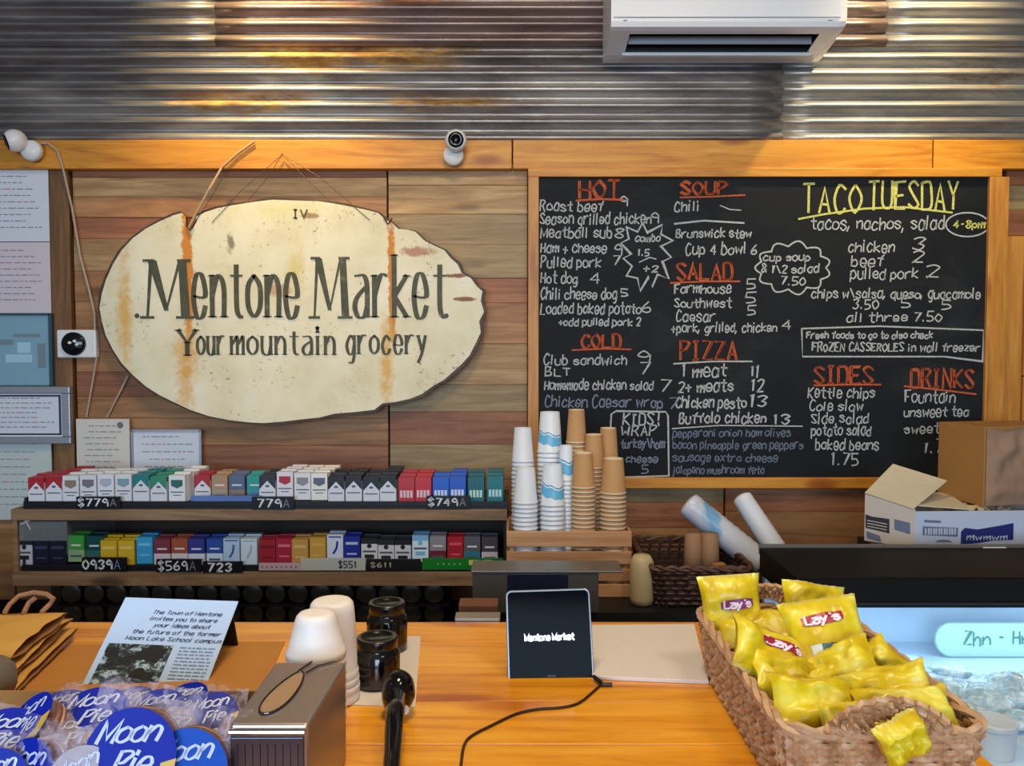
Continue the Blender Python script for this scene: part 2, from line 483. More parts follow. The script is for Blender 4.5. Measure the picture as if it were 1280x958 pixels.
# ================================================================== WALL SIGN
YS = 2.93
m_cream = N('weathered_cream_paint'); m = m_cream
v = m.coord(); n1 = m.noise(v, 5, 5, .6); n2 = m.noise(v, 38, 4, .7)
base = m.ramp(n1, [(.3, srgb('d8cda8')), (.5, srgb('e6ddbe')), (.7, srgb('eee7cf'))])
sgc = P(365, 390, YS)
def stain(cx, cy, sx, sz, k, col, base, nz=.35):
    p = P(cx, cy, YS) - sgc
    d = m.dist((p.x, 0, p.z), (1 / sx, 0, 1 / sz))
    d = m.math('ADD', d, m.math('ADD', m.math('MULTIPLY', m.math('SUBTRACT', n2, .5), 1.5), m.math('MULTIPLY', m.math('SUBTRACT', n1, .5), 1.6)))
    f = m.math('MULTIPLY', m.math('SUBTRACT', 1.0, d, True), k, True)
    return m.mix(f, base, srgb(col))
for a in [(235, 340, .024, .30, 3.2, 'd08428'), (233, 470, .05, .24, 1.3, 'dca858'), (490, 360, .018, .26, 3.4, 'cf8020'), (484, 450, .035, .24, 1.4, 'dcb060'),
          (157, 390, .035, .26, 1.3, 'dcb060'), (370, 340, .05, .12, .8, 'd9c06a'), (350, 262, .3, .05, .6, 'd8d08a'),
          (289, 305, .018, .045, 2.5, '8e8466'), (350, 362, .05, .03, 2.5, 'c8a27c'), (388, 270, .04, .012, 2, 'a88a66'),
          (520, 315, .07, .02, 2, 'b88a70'), (575, 345, .06, .012, 3, '8c5c40'), (581, 374, .05, .010, 3, '8c5c40')]:
    base = stain(a[0], a[1], a[2], a[3], a[4], a[5], base)
spk = m.ramp(m.noise(v, 60, 3, .8), [(.60, (0, 0, 0)), (.66, (1, 1, 1))])
spm = m.ramp(m.noise(v, 7, 2), [(.48, (0, 0, 0)), (.6, (1, 1, 1))])
base = m.mix(m.math('MULTIPLY', m.math('MULTIPLY', spk, spm), .75), base, srgb('6a5538'))
m.l(base, m.b.inputs['Base Color']); m.b.inputs['Roughness'].default_value = .6; m.bump(n2, .2, .001)
m_bark = wood('bark_edge', '2a1c12', '4a3320', '6a4e32', rv=0, knots=False)
out = [(122, 385), (125, 367), (130, 350), (139, 330), (150, 312), (164, 297), (180, 285), (197, 276), (215, 268), (226, 265), (230, 270), (231, 283), (239, 285), (245, 275), (243, 270), (255, 264), (270, 259), (290, 255), (315, 251), (340, 248), (370, 249), (400, 250), (420, 253),
       (440, 257), (460, 261), (475, 265), (484, 274), (492, 277), (500, 285), (512, 286), (522, 289), (533, 300), (545, 306), (558, 312), (566, 322), (575, 330), (580, 341), (592, 348), (599, 358), (606, 364),
       (604, 376), (608, 390), (602, 402), (604, 416), (597, 431), (590, 445), (580, 456), (570, 465), (558, 476), (545, 483), (530, 494), (515, 500), (497, 504), (480, 506), (470, 514), (445, 517), (420, 519), (400, 524), (380, 526), (355, 529), (330, 531), (310, 530), (285, 527), (260, 522), (236, 514), (215, 504), (197, 495), (180, 484), (164, 470), (150, 455), (139, 438), (130, 420), (125, 402)]
sign = thing('hanging_sign', 'large oval cream painted wooden slab sign with rust streaks, hung on the plank wall', 'sign', tuple(sgc))
rel = [((p - sgc).x, (p - sgc).z) for p in (P(a, b, YS) for a, b in out)]
rel.reverse()
bk = MB().prism([(x * 1.004 + random.uniform(-.003, .003), z * 1.004 + random.uniform(-.003, .003)) for x, z in rel], 0, .03)
bk.build('slab', m_bark, sign)
fr = [(x * (1 - .006 / max(math.hypot(x, z), .1)) * .996, z * (1 - .003 / max(math.hypot(x, z), .1)) * .993) for x, z in rel]
MB().prism(fr, -.004, .002).build('painted_face', m_cream.mat, sign)
m_ink = N('sign_lettering_paint'); mm = m_ink
f = mm.noise(mm.coord(), 30, 4, .7); mm.l(mm.ramp(f, [(.35, srgb('3e3f2a')), (.6, srgb('504f38')), (.75, srgb('7a7456'))]), mm.b.inputs['Base Color'])
mm.b.inputs['Roughness'].default_value = .6; m_ink = m_ink.mat
def sgn(px, py):
    p = P(px, py, YS) - sgc; return p.x, p.z
S1 = YS / F
SER = {'a': '~06 16 36 45 42/~45 14 03 12 32 43', 't': '~27 23 32 42/06 46', 'y': '06 23/~46 22 00'}
def serif_text(s, px0, px1, base_py, cap_px, w_px, name='lettering', hs=1.0):
    mb = MB(); h = cap_px * S1; w = w_px * S1
    bx, bz = sgn(px0, base_py)
    old = dict(G)
    for ch_, d_ in SER.items(): G[ch_] = [(q_[0] == '~', [(int(p_[0]), int(p_[1]) - 2) for p_ in q_.lstrip('~').split()]) for q_ in d_.split('/')]
    t = text2d(s, h * hs, (px1 - px0) * S1, 0, 0, gap=2.4, n=5); G.update(old)
    for ti, (pts, sm, ch) in enumerate(t):
        fn = lambda a, b, ti=ti: (bx + a, -.0052 - ti * .00012, bz + b)
        put2d(mb, ribbon(pts, w, .6), fn)
        ends = [] if sm else [(pts[0], pts[1]), (pts[-1], pts[-2])]
        if sm and ch in 'hnmu' : ends = [(pts[-1], pts[-2])] if ch != 'u' else [(pts[0], pts[1])]
        for e, q in ends:
            if abs(e[1] - q[1]) > abs(e[0] - q[0]) * .9:
                sw = w * (.85 if e[1] > .1 * h else 1.0)
                put2d(mb, [[(e[0] - sw, e[1] - w * .12), (e[0] + sw, e[1] - w * .12), (e[0] + sw * .8, e[1] + w * .12), (e[0] - sw * .8, e[1] + w * .12)]], fn)
        if ch == 'i' and not sm and len(pts) == 2 and abs(pts[0][1] - pts[1][1]) < h * .25:
            put2d(mb, disc2d(pts[0][0], pts[0][1], w * .6, w * .6, 8), fn)
    return mb.build(name, m_ink, sign)
def bigM(px0, px1, base, top, w_px):
    mb = MB(); fn = lambda a, b: ((sgn(a, b)[0]), -.0052, sgn(a, b)[1])
    W2 = px1 - px0; x = lambda t: px0 + W2 * t
    cnt = [0]
    def q(a, b, c, d):
        cnt[0] += 1; mb.add([(p_[0], p_[1] - cnt[0] * .00015, p_[2]) for p_ in (fn(*a), fn(*b), fn(*c), fn(*d))], [(0, 1, 2, 3)])
    y = lambda t: base + (top - base) * t
    q((x(.12), y(0)), (x(.17), y(0)), (x(.25), y(1)), (x(.17), y(1)))                 # thin left leg
    q((x(.14), y(1)), (x(.32), y(1)), (x(.56), y(.12)), (x(.47), y(.12)))             # thick diagonal down
    q((x(.49), y(.12)), (x(.53), y(.12)), (x(.80), y(1)), (x(.74), y(1)))             # thin diagonal up
    q((x(.74), y(1)), (x(.90), y(1)), (x(.98), y(0)), (x(.80), y(0)))                 # thick right leg
    for a, b, t in [(.0, .28, 0), (.70, 1.06, 0), (.05, .28, 1), (.72, .99, 1)]:
        q((x(a), y(t) + 1.6), (x(b), y(t) + 1.6), (x(b), y(t) - 1.6), (x(a), y(t) - 1.6))
    mb.build('lettering', m_ink, sign)
bigM(176, 240, 397, 326, 9)
serif_text('entone', 243, 372, 396, 76, 6.3)
bigM(386, 438, 397, 323, 8)
serif_text('arket', 444, 556, 396, 76, 6.3)
serif_text('Y', 224, 246, 444, 31, 6); serif_text('our', 248, 281, 443, 33, 3.9)
serif_text('mountain', 290, 418, 443, 33, 3.9)
serif_text('grocery', 434, 532, 442, 33, 3.9)
mb = MB()
for px in (558, 172):
    a, b = sgn(px, 395); put2d(mb, disc2d(a, b, .009, .009, 10), lambda a, b: (a, -.0052, b))
a, b = sgn(367, 273); write(mb, 'IV', .03, lambda x, z: (a + x, -.0052, b + z), .006, .05)
tag(mb.build('small_marks', m_ink, sign), kind='stuff')
m_rope = flat('pale_rope', 'b59a78', .8); m_wire = flat('thin_wire', '6a5236', .5, .4)
rp = MB(); q = lambda px, py, Y=YS - .01: P(px, py, Y) - sgc
rp.tube([q(236, 285, YS - .012), q(243, 271), q(262, 236), q(277, 210, 2.945), q(297, 192, 2.948), q(318, 177, 2.948)], .0042, 6)
rp.build('rope', m_rope, sign)
for path in [[(240, 283), (262, 250), (283, 215)], [(265, 278), (300, 240), (353, 193)], [(310, 251), (330, 228), (353, 193)], [(353, 193), (385, 226), (412, 251)], [(353, 193), (400, 222), (440, 256), (462, 275)]]:
    MB().tube([q(a, b, 2.945 if b < 214 else YS - .006) for a, b in path], .0011, 5).build('hanging_wire', m_wire, sign)
for px, py in ((237, 283), (485, 275)):
    MB().tube([q(px - 5, py - 2, YS - .01), q(px, py + 5, YS - .012), q(px + 5, py - 2, YS - .01)], .003, 6).build('rusty_staple', flat('rust_iron', '5a3018', .8), sign)

# ================================================================== CHALKBOARD
YC = 2.96
m_slate = N('chalkboard_slate'); m = m_slate
n_ = m.noise(m.coord((1, 1, 2)), 2.2, 5, .65, .8)
m.l(m.ramp(n_, [(.3, srgb('15181e')), (.55, srgb('1c1f24')), (.75, srgb('2c2e31'))]), m.b.inputs['Base Color']); m.b.inputs['Roughness'].default_value = .7; m.b.inputs['Specular IOR Level'].default_value = .2
m_slate = m.mat
def chalk(name, c, k=.85):
    m = N(name); f = m.noise(m.coord(), 260, 3, .7)
    m.b.inputs['Base Color'].default_value = srgb(c); m.b.inputs['Roughness'].default_value = .95
    a = m.ramp(f, [(.3, (k * .45,) * 3), (.6, (k,) * 3)])
    m.l(a, m.b.inputs['Alpha']); return m.mat
ck = {'w': chalk('white_chalk', 'ccd0d0', .9), 'o': chalk('orange_chalk', 'd9663c', .9), 'y': chalk('yellow_chalk', 'e0de78', .95), 'b': chalk('faint_blue_chalk', '8d9cb4', .62), 'u': chalk('worn_white_chalk', 'a9b4cc', .6)}
cb0 = P(950, 410, YC)
board = thing('menu_chalkboard', 'large black menu chalkboard in a pine frame, covered in chalk writing', 'chalkboard', tuple(cb0))
def cl(px, py): p = P(px, py, YC) - cb0; return p.x, p.z
x0, z1 = cl(671, 219); x1, z0 = cl(1237, 600)
MB().box(x0, x1, 0, .02, z0, z1).build('slate_panel', m_slate, board)
def frame_piece(pa, pb, m):
    a, b = cl(*pa), cl(*pb)
    MB().box(a[0], b[0], -.014, .035, b[1], a[1]).build('frame_board', m, board, bevel=.002, seg=2)
frame_piece((660, 211), (1250, 222), m_pine); frame_piece((660, 597), (1250, 610), m_pine)
frame_piece((660, 222), (673, 597), m_pineZ); frame_piece((1235, 222), (1250, 597), m_pineZ)
def chalk_text(s, px0, px1, base, cap, c='w', w=1.7, jit=.28, slant=.06):
    mb = MB(); bx, bz = cl(px0, base); S = YC / F
    write(mb, s, cap * S, lambda a, b: (bx + a, -.0012, bz + b), w * S, (px1 - px0) * S, jit, slant, n=3)
    mb.build('chalk_writing', ck[c], board)
def chalk_line(pts, c='w', w=2.0, closed=False, name='chalk_line'):
    S = YC / F; pp = [cl(a, b) for a, b in pts]
    if closed: pp.append(pp[0])
    mb = MB(); put2d(mb, ribbon(pp, w * S), lambda a, b: (a, -.0014, b)); mb.build(name, ck[c], board)
def heading(s, px0, px1, base, cap, c='o'):
    chalk_text(s, px0, px1, base, cap, c, 2.4, .12, 0); chalk_text(s, px0 + 1.2, px1 + 1.2, base - .8, cap, c, 1.6, .12, 0)
heading('HOT', 724, 773, 248, 21); chalk_line([(720, 251), (750, 249), (780, 250)], 'o', 2.5)
heading('COLD', 727, 775, 435, 16); chalk_line([(715, 438), (755, 436), (789, 437)], 'o', 2)
heading('SOUP', 851, 908, 243, 15); chalk_line([(850, 247), (890, 246), (931, 244)], 'o', 2)
heading('SALAD', 846, 914, 350, 20); chalk_line([(838, 354), (880, 352), (925, 352)], 'o', 2)
heading('PIZZA', 850, 920, 450, 22); chalk_line([(842, 455), (890, 452), (940, 452)], 'w', 2)
heading('SIDES', 1018, 1090, 480, 21); chalk_line([(1017, 482), (1060, 481), (1101, 481)], 'o', 2.2)
heading('DRINKS', 1138, 1216, 485, 23); chalk_line([(1130, 483), (1170, 487), (1220, 493)], 'o', 2.2)
chalk_text('TACO', 1004, 1075, 266, 32, 'y', 3.0, .15, 0); chalk_text('TUESDAY', 1086, 1196, 262, 33, 'y', 3.0, .15, 0)
chalk_line([(998, 274), (1030, 268), (1080, 261), (1130, 259), (1190, 266)], 'y', 2.4)
L = [('Roast beef', 675, 753, 264, 13), ('9', 775, 784, 257, 10), ('Season grilled chicken', 675, 812, 280, 13), ('9', 814, 823, 279, 15), ('Meatball sub', 676, 764, 297, 13), ('8', 769, 779, 297, 13),
     ('Ham + cheese', 676, 757, 316, 13), ('9', 768, 777, 318, 13), ('Pulled pork', 676, 750, 334, 13), ('7', 766, 775, 332, 11), ('Hot dog', 676, 721, 354, 13), ('4', 738, 749, 354, 12),
     ('Chili cheese dog', 676, 770, 374, 13), ('5', 776, 784, 371, 9), ('Loaded baked potato', 676, 800, 392, 13), ('6', 803, 813, 390, 12), ('+add pulled pork 2', 698, 800, 407, 9),
     ('Club sandwich', 680, 783, 456, 12), ('9', 797, 812, 455, 15), ('BLT', 681, 712, 470, 10), ('7', 800, 812, 468, 12), ('Homemade chicken salad', 681, 816, 487, 12), ('7', 826, 838, 489, 16),
     ('Chili', 843, 873, 264, 12), ('Brunswick stew', 845, 938, 297, 11), ('Cup 4 bowl 6', 857, 945, 318, 14), ('Farmhouse', 843, 913, 367, 12), ('5', 933, 944, 362, 12), ('Southwest', 843, 913, 384, 11), ('5', 932, 944, 378, 12),
     ('Caesar', 845, 893, 402, 13), ('5', 934, 944, 395, 12), ('+pork, grilled, chicken', 839, 970, 415, 11), ('4', 977, 988, 413, 12),
     ('tacos, nachos, salad', 1013, 1178, 287, 16), ('chicken', 1060, 1117, 315, 14), ('3', 1141, 1155, 312, 14), ('beef', 1064, 1103, 333, 14), ('2', 1141, 1154, 328, 13), ('pulled pork', 1063, 1146, 348, 13), ('2', 1158, 1173, 346, 15),
     ('chips w/salsa, queso, guacamole', 1014, 1224, 373, 12), ('3.50', 1066, 1097, 386, 12), ('5', 1127, 1137, 385, 10), ('5', 1177, 1188, 386, 11), ('all three 7.50', 1058, 1176, 402, 11),
     ('Fresh foods to go to also check', 1008, 1165, 423, 8), ('FROZEN CASSEROLES in wall freezer', 1015, 1224, 439, 10),
     ('Kettle chips', 1010, 1093, 497, 13), ('Cole slaw', 1012, 1078, 513, 12), ('Side salad', 1014, 1085, 529, 13), ('potato salad', 1014, 1088, 544, 13), ('baked beans', 1019, 1098, 562, 13), ('1.75', 1038, 1072, 582, 14),
     ('Fountain', 1131, 1193, 503, 15), ('unsweet tea', 1130, 1210, 521, 12), ('sweet tea', 1130, 1205, 542, 12), ('1.75', 1154, 1190, 566, 15)]
for s, a, b, y, h in L: chalk_text(s, a, b, y, h)
for s, a, b, y, h in [('1 meat', 852, 907, 471, 15), ('11', 938, 948, 471, 15), ('2+ meats', 848, 916, 490, 14), ('12', 938, 954, 490, 15), ('Chicken pesto', 845, 932, 510, 14), ('13', 936, 957, 509, 15), ('Buffalo chicken', 849, 957, 529, 13), ('13', 966, 986, 530, 12)]:
    chalk_text(s, a, b, y, h, 'w', 2.0)
for s, a, b, y in [('pepperoni onion ham olives', 841, 988, 546), ('bacon pineapple green peppers', 841, 1004, 561), ('sausage extra cheese', 841, 972, 577), ('jalapeno mushroom feta', 841, 955, 592)]:
    chalk_text(s, a, b, y, 10, 'b', 1.5)
chalk_text('Chicken Caesar wrap', 681, 828, 509, 14, 'u'); chalk_text('7', 836, 848, 511, 14, 'u')
chalk_text('KIDS!', 779, 825, 531, 15, 'w', 2.0); chalk_text('WRAP', 776, 820, 545, 12, 'w', 1.8); chalk_text('turkey/ham', 776, 830, 560, 11, 'u'); chalk_text('cheese', 782, 822, 578, 9, 'u'); chalk_text('5', 802, 810, 592, 9, 'u')
chalk_line([(763, 540), (764, 518), (770, 514), (832, 515), (835, 520), (836, 595), (770, 597)], 'w', 2)
chalk_line([(843, 280), (880, 276), (930, 279)], 'w', 2.2); chalk_line([(900, 257), (912, 262), (926, 263)], 'w', 1.3)
chalk_line([(840, 536), (900, 532), (1003, 533)], 'w', 1.5)
st = [(803, 279), (809, 291), (828, 281), (826, 293), (841, 301), (826, 308), (839, 322), (828, 327), (836, 349), (822, 343), (815, 359), (811, 346), (800, 364), (797, 348), (783, 345), (790, 333), (779, 323), (789, 318), (776, 304), (786, 299), (783, 284), (797, 290)]
chalk_line(st, 'w', 2, True, 'chalk_starburst')
chalk_text('combo', 794, 824, 302, 9, slant=.2); chalk_text('1.5', 797, 811, 320, 8); chalk_line([(799, 328), (812, 322), (820, 324)], 'w', 1.5); chalk_text('+2', 804, 822, 340, 9)
cld = []
for cx, cy, r, a0, a1 in [(955, 325, 13, 250, 110), (957, 346, 10, 250, 70), (975, 357, 12, 200, -10), (996, 362, 11, 180, 0), ]:
    pass
nb = 11
for k in range(nb):
    t0 = 2 * PI * k / nb; t1 = 2 * PI * (k + 1) / nb
    a = (991 + 41 * math.cos(t0), 335 - 27 * math.sin(t0)); b = (991 + 41 * math.cos(t1), 335 - 27 * math.sin(t1))
    mx, my = (a[0] + b[0]) / 2, (a[1] + b[1]) / 2; dx, dy = mx - 991, my - 335; l = math.hypot(dx, dy)
    for j in range(6):
        t = j / 6; u = math.sin(PI * t) * 8
        cld.append((a[0] + (b[0] - a[0]) * t + dx / l * u, a[1] + (b[1] - a[1]) * t + dy / l * u))
chalk_line(cld, 'w', 2, True, 'chalk_cloud')
chalk_text('cup soup', 954, 1012, 326, 9, slant=.1); chalk_text('& 1/2 salad', 952, 1022, 341, 10, slant=.1); chalk_text('7.50', 976, 1006, 356, 10)
chalk_line([(1002, 411), (1100, 408), (1229, 413), (1228, 452), (1180, 446), (1003, 446)], 'w', 2, True, 'chalk_box')
el = [(1209 + 27 * math.cos(2 * PI * k / 24), 281 + 15 * math.sin(2 * PI * k / 24)) for k in range(24) if not 22 < k < 24]
chalk_line([(a, b) for a, b in el if a < 1233], 'w', 1.8, False, 'chalk_ring'); chalk_text('4-8pm', 1192, 1230, 285, 9, 'y', 1.8)

# ================================================================== AIR CONDITIONER
ac = thing('air_conditioner', 'white wall-mounted split air conditioner above the chalkboard', 'air conditioner', (0, 0, 0))
X0, X1 = .331, 1.125; zb = 2.565; yf = 2.72
prof = [(2.965, 2.875), (2.79, 2.875), (2.745, 2.86), (2.722, 2.82), (2.715, 2.70), (2.718, 2.60), (2.725, 2.585), (2.745, 2.579), (2.90, 2.555), (2.965, 2.550)]
m_ac = flat('ac_white', 'e3e6ec', .35, var=.015); m_acd = flat('ac_grey_trim', 'a5a8b2', .4)
mb = MB(); n = len(prof); segs = 5
xs = [(X0, 0), (X0 + .004, .0), (X1 - .03, 0), (X1 - .008, .004), (X1, .016)]
vs = []
for x, ins in xs:
    for (y, z) in prof:
        vs.append((x, y + (ins if y < 2.9 else 0), z + (ins if z < 2.7 else -ins)))
fs = [tuple(range(n)), tuple((segs - 1) * n + k for k in reversed(range(n)))]
vent_edge = 7
for i in range(segs - 1):
    for k in range(n):
        k2 = (k + 1) % n
        if i == 1 and k == 7: continue
        fs.append((i * n + k, (i + 1) * n + k, (i + 1) * n + k2, i * n + k2))
mb.add(vs, fs)
# underside around the air outlet
ox0, ox1 = .40, 1.045
def und(x, t):
    y = 2.745 + t * .155; return (x, y, 2.579 - t * .024)
a0, a1 = .12, .86
for xa, xb, ta, tb in [(X0 + .004, ox0, 0, 1), (ox1, X1 - .03, 0, 1), (ox0, ox1, 0, a0), (ox0, ox1, a1, 1)]:
    mb.add([und(xa, ta), und(xb, ta), und(xb, tb), und(xa, tb)], [(0, 1, 2, 3)])
mb.build('housing', m_ac, ac)
mb = MB()
A = [und(ox0, a0), und(ox1, a0), und(ox1, a1), und(ox0, a1)]; Bk = [(p[0], p[1] + .0, p[2] + .06) for p in A]
mb.add(A + Bk, [(0, 4, 5, 1), (1, 5, 6, 2), (2, 6, 7, 3), (3, 7, 4, 0), (4, 7, 6, 5)]); mb.build('air_outlet', m_black, ac)
MB().add([und(ox0 + .004, .52), und(ox1 - .004, .52), (ox1 - .004, 2.825, 2.593), (ox0 + .004, 2.825, 2.593)], [(0, 1, 2, 3)]).build('louver', m_acd, ac).modifiers.new('s', 'SOLIDIFY').thickness = .004
MB().box(ox0 - .01, ox1 + .01, 2.874, 2.90, 2.545, 2.556).build('louver', m_ac, ac, bevel=.002)
MB().box(X0 + .008, X1 - .03, 2.7125, 2.7165, 2.612, 2.6135).build('panel_seam', m_acd, ac)
mb = MB()
for x in (X0 + .04, X1 - .07): mb.box(x, x + .014, 2.7135, 2.718, 2.602, 2.604)
mb.build('label_print', m_acd, ac)

# ================================================================== SECURITY CAMERAS AND CORD
m_lens = flat('camera_lens', '060608', .15)
def sec_cam(label, c, base_c, look):
    t = thing('security_camera', label, 'security camera', tuple(base_c))
    c = Vector(c) - Vector(base_c)
    prof = [(0, -.02)] + [(.038 * math.sin(a), -.018 + 0 * a + .018 * (1 - math.cos(a))) for a in (.4, .8, 1.2, 1.57)] + [(.037, .012), (.033, .022), (0, .022)]
    MB().lathe(prof[1:], 24, M=Matrix.Rotation(PI / 2, 4, 'X')).build('base', m_white, t, smooth=True)
    M = Matrix.Translation(c) @ Vector(look).to_track_quat('Z', 'Y').to_matrix().to_4x4()
    R = .040
    pr = [(R * math.sin(a * PI / 12), -R * math.cos(a * PI / 12)) for a in range(1, 9)] + [(.030, .026), (.028, .027)]
    MB().lathe([(0.0001, -R)] + pr, 24, M=M).build('camera_head', m_white, t, smooth=True)
    MB().lathe([(.028, .027), (.026, .031), (.014, .033), (.012, .028), (0.0001, .028)], 24, M=M).build('lens_face', m_lens, t, smooth=True)
    MB().tube([(0, 0, 0), tuple(c * .6)], .014, 12).build('neck', m_white, t)
    return t
sec_cam('small white round security camera facing the room from the middle of the pine beam', P(570, 176, 2.89), P(567, 195, YB - .022), (.05, -1, -.1))
sec_cam('white round security camera on the beam at far left, turned sideways to show its profile', P(19, 176, 2.90), P(41, 189, YB - .022), (-.85, -.6, -.35))
m_cord = flat('beige_cord', 'b8a592', .6)
MB().tube([P(45, 180, YB - .006), P(60, 179, YB - .008), P(72, 188, YB - .008), P(78, 207, YB - .006), P(90, 260, YW - .02), P(100, 320, YW - .02), P(112, 365, YW - .02), P(118, 392, YW - .02), P(119, 418, YW - .02)], .004, 6).build('camera_cord', m_cord)
tag(bpy.context.scene.objects['camera_cord'], 'beige cord running down the planks from the left security camera', 'cord')
o = MB().tube([P(121, 446, YW - .02), P(117, 470, YW - .02), P(108, 522, YW - .01)], .0035, 6).build('thermostat_cord', m_cord); tag(o, 'short beige cord hanging below the white square wall unit', 'cord')
o = MB().tube([P(160, 470, YW - .02), P(150, 490, YW - .02), P(134, 522, YW - .01)], .0035, 6).build('beige_cable', m_cord); tag(o, 'short slanting cord between the oval sign and the paper certificate', 'cord')
# square unit with dial
c = P(97, 430, YW - .02)
t = thing('wall_dial_unit', 'white square wall unit with a round black dial left of the oval sign', 'thermostat', tuple(c))
h = 17.5 * YW / F
MB().box(-.073, .073, -.01, .02, -.052, .052).build('plate', m_white, t, bevel=.006)
m_dial = flat('dial_glass', '10141a', .12)
MB().lathe([(.043, 0), (.043, .012), (.040, .016), (.0001, .017)], 28, M=Matrix.Translation((-.006, -.01, 0)) @ Matrix.Rotation(PI / 2, 4, 'X')).build('dial', m_dial, t, smooth=True)
mb = MB(); put2d(mb, disc2d(-.014, .004, .007, .005, 12) + disc2d(.004, .010, .007, .005, 12) + disc2d(.012, -.003, .006, .005, 12), lambda a, b: (a, -.0285, b)); mb.build('dial_marks', m_white, t)

# ================================================================== PAPERS ON THE LEFT
m_paper = flat('paper_white', 'd4d9e4', .8, var=.03); m_paperp = flat('paper_pinkish', 'd2c8d0', .8, var=.04); m_print = flat('grey_print', '8a8f9c', .9); m_pr2 = flat('pink_print', 'b88a96', .9)
m_paperw = flat('certificate_paper', 'd3cfc6', .8, var=.03); m_silver = flat('silver_frame', 'aab0ba', .35, .6)
def paper_print(p, w, h, rows, mats, seed, y=-.0012, ml=.12):
    rnd = random.Random(seed); mb = MB()
    for i in range(rows):
        z = h / 2 - h * (.12 + .78 * i / rows); x = -w / 2 + w * ml + rnd.random() * w * .15
        end = w / 2 - w * ml * rnd.uniform(.9, 2.8)
        while x < end:
            l = rnd.uniform(.008, .03)
            mb.add([(x, y, z), (min(x + l, end + .01), y, z), (min(x + l, end + .01), y, z + .0035), (x, y, z + .0035)], [(0, 1, 2, 3)], 0 if rnd.random() < .85 else 1)
            x += l + .006
    return mb.build('print', mats, p)
def pinned(name, label, cat, px0, py0, px1, py1, m, rows, seed, Y=YW - .02, th=.003, rot=0):
    a, b = P(px0, py0, Y), P(px1, py1, Y); c = (a + b) / 2; w = b.x - a.x; h = a.z - b.z
    t = thing(name, label, cat, tuple(c), rot=(0, rot, 0))
    MB().box(-w / 2, w / 2, 0, th, -h / 2, h / 2).build('sheet', m, t)
    if rows: paper_print(t, w, h, rows, [m_print, m_pr2], seed)
    return t, w, h
pinned('pinned_paper', 'pale blue-grey paper notice, topmost of the left wall column', 'notice', -40, 210, 62, 302, m_paper, 9, 1)
pinned('pinned_paper', 'pinkish paper notice directly under the topmost one at far left', 'notice', -40, 303, 64, 392, m_paperp, 9, 2)
pinned('pinned_paper', 'greenish white notice, lowest at far left behind the pack shelf', 'notice', -40, 554, 66, 650, flat('paper_green', 'c0cbc8', .8), 8, 3)
t, w, h = pinned('glazed_picture', 'blue glazed picture reflecting windows, between pink notice and framed certificate', 'picture', -40, 393, 67, 483, flat('picture_blue', '5e9cb4', .25), 0, 4)
mb = MB()
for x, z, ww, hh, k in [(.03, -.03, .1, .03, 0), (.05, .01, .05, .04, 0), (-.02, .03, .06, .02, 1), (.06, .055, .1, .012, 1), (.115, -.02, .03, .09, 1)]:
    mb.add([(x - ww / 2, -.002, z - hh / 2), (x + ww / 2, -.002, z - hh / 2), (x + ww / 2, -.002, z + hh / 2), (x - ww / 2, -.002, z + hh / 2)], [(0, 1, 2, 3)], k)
mb.build('painted_reflections', [flat('pic_light', '9fd0e4', .3), flat('pic_dark', '37606e', .3)], t)  # window reflections painted on the picture as pale and dark blocks
MB().box(-w / 2, w / 2, -.006, -.003, -h / 2, h / 2).build('glass', flat('pic_glass', 'dfefff', .05, **{'Alpha': .12}), t)
mb = MB(); mb.box(w / 2 - .008, w / 2 + .004, -.012, .004, -h / 2, h / 2); mb.box(-w / 2, w / 2, -.012, .004, h / 2 - .004, h / 2 + .004); mb.box(-w / 2, w / 2, -.012, .004, -h / 2 - .006, -h / 2 + .004)
mb.build('frame', flat('teal_frame', '2c4a52', .5), t)
t, w, h = pinned('framed_certificate', 'certificate in a silver frame with dark inner border at far left', 'certificate', -36, 492, 80, 546, m_paper, 7, 5, Y=YW - .035)
mb = MB()
for a, b, c, d in [(-w / 2 - .03, w / 2 + .03, h / 2, h / 2 + .026), (-w / 2 - .03, w / 2 + .03, -h / 2 - .026, -h / 2), (-w / 2 - .03, -w / 2, -h / 2, h / 2), (w / 2, w / 2 + .03, -h / 2, h / 2)]: mb.box(a, b, -.012, .012, c, d)
mb.build('frame', m_silver, t, bevel=.003)
mb = MB()
for a, b, c, d in [(-w / 2, w / 2 - .012, h / 2 - .012, h / 2 - .006), (-w / 2, w / 2 - .012, -h / 2 + .006, -h / 2 + .012), (w / 2 - .016, w / 2 - .009, -h / 2 + .006, h / 2 - .006)]: mb.box(a, b, -.0018, 0, c, d)
mb.build('border_print', flat('navy_print', '2a2f42', .6), t)
t, w, h = pinned('paper_certificate', 'upright paper certificate with round dark seal, left of the wide certificate', 'certificate', 95, 524, 163, 600, m_paperw, 8, 6, Y=YW - .03)
mb = MB(); put2d(mb, disc2d(w * .33, h * .40, .012, .012, 14), lambda a, b: (a, -.0012, b)); mb.build('seal', flat('seal_dark', '6a6a70', .6), t)
t, w, h = pinned('paper_certificate', 'wide paper certificate in a thin frame behind the upper pack tray', 'certificate', 165, 538, 252, 610, m_paper, 6, 8, Y=YW - .03)
mb = MB()
for a, b, c, d in [(-w / 2, w / 2, h / 2 - .005, h / 2 + .003), (w / 2 - .005, w / 2 + .003, -h / 2, h / 2), (-w / 2 - .003, -w / 2 + .005, -h / 2, h / 2)]: mb.box(a, b, -.006, .003, c, d)
mb.build('thin_frame', m_silver, t)

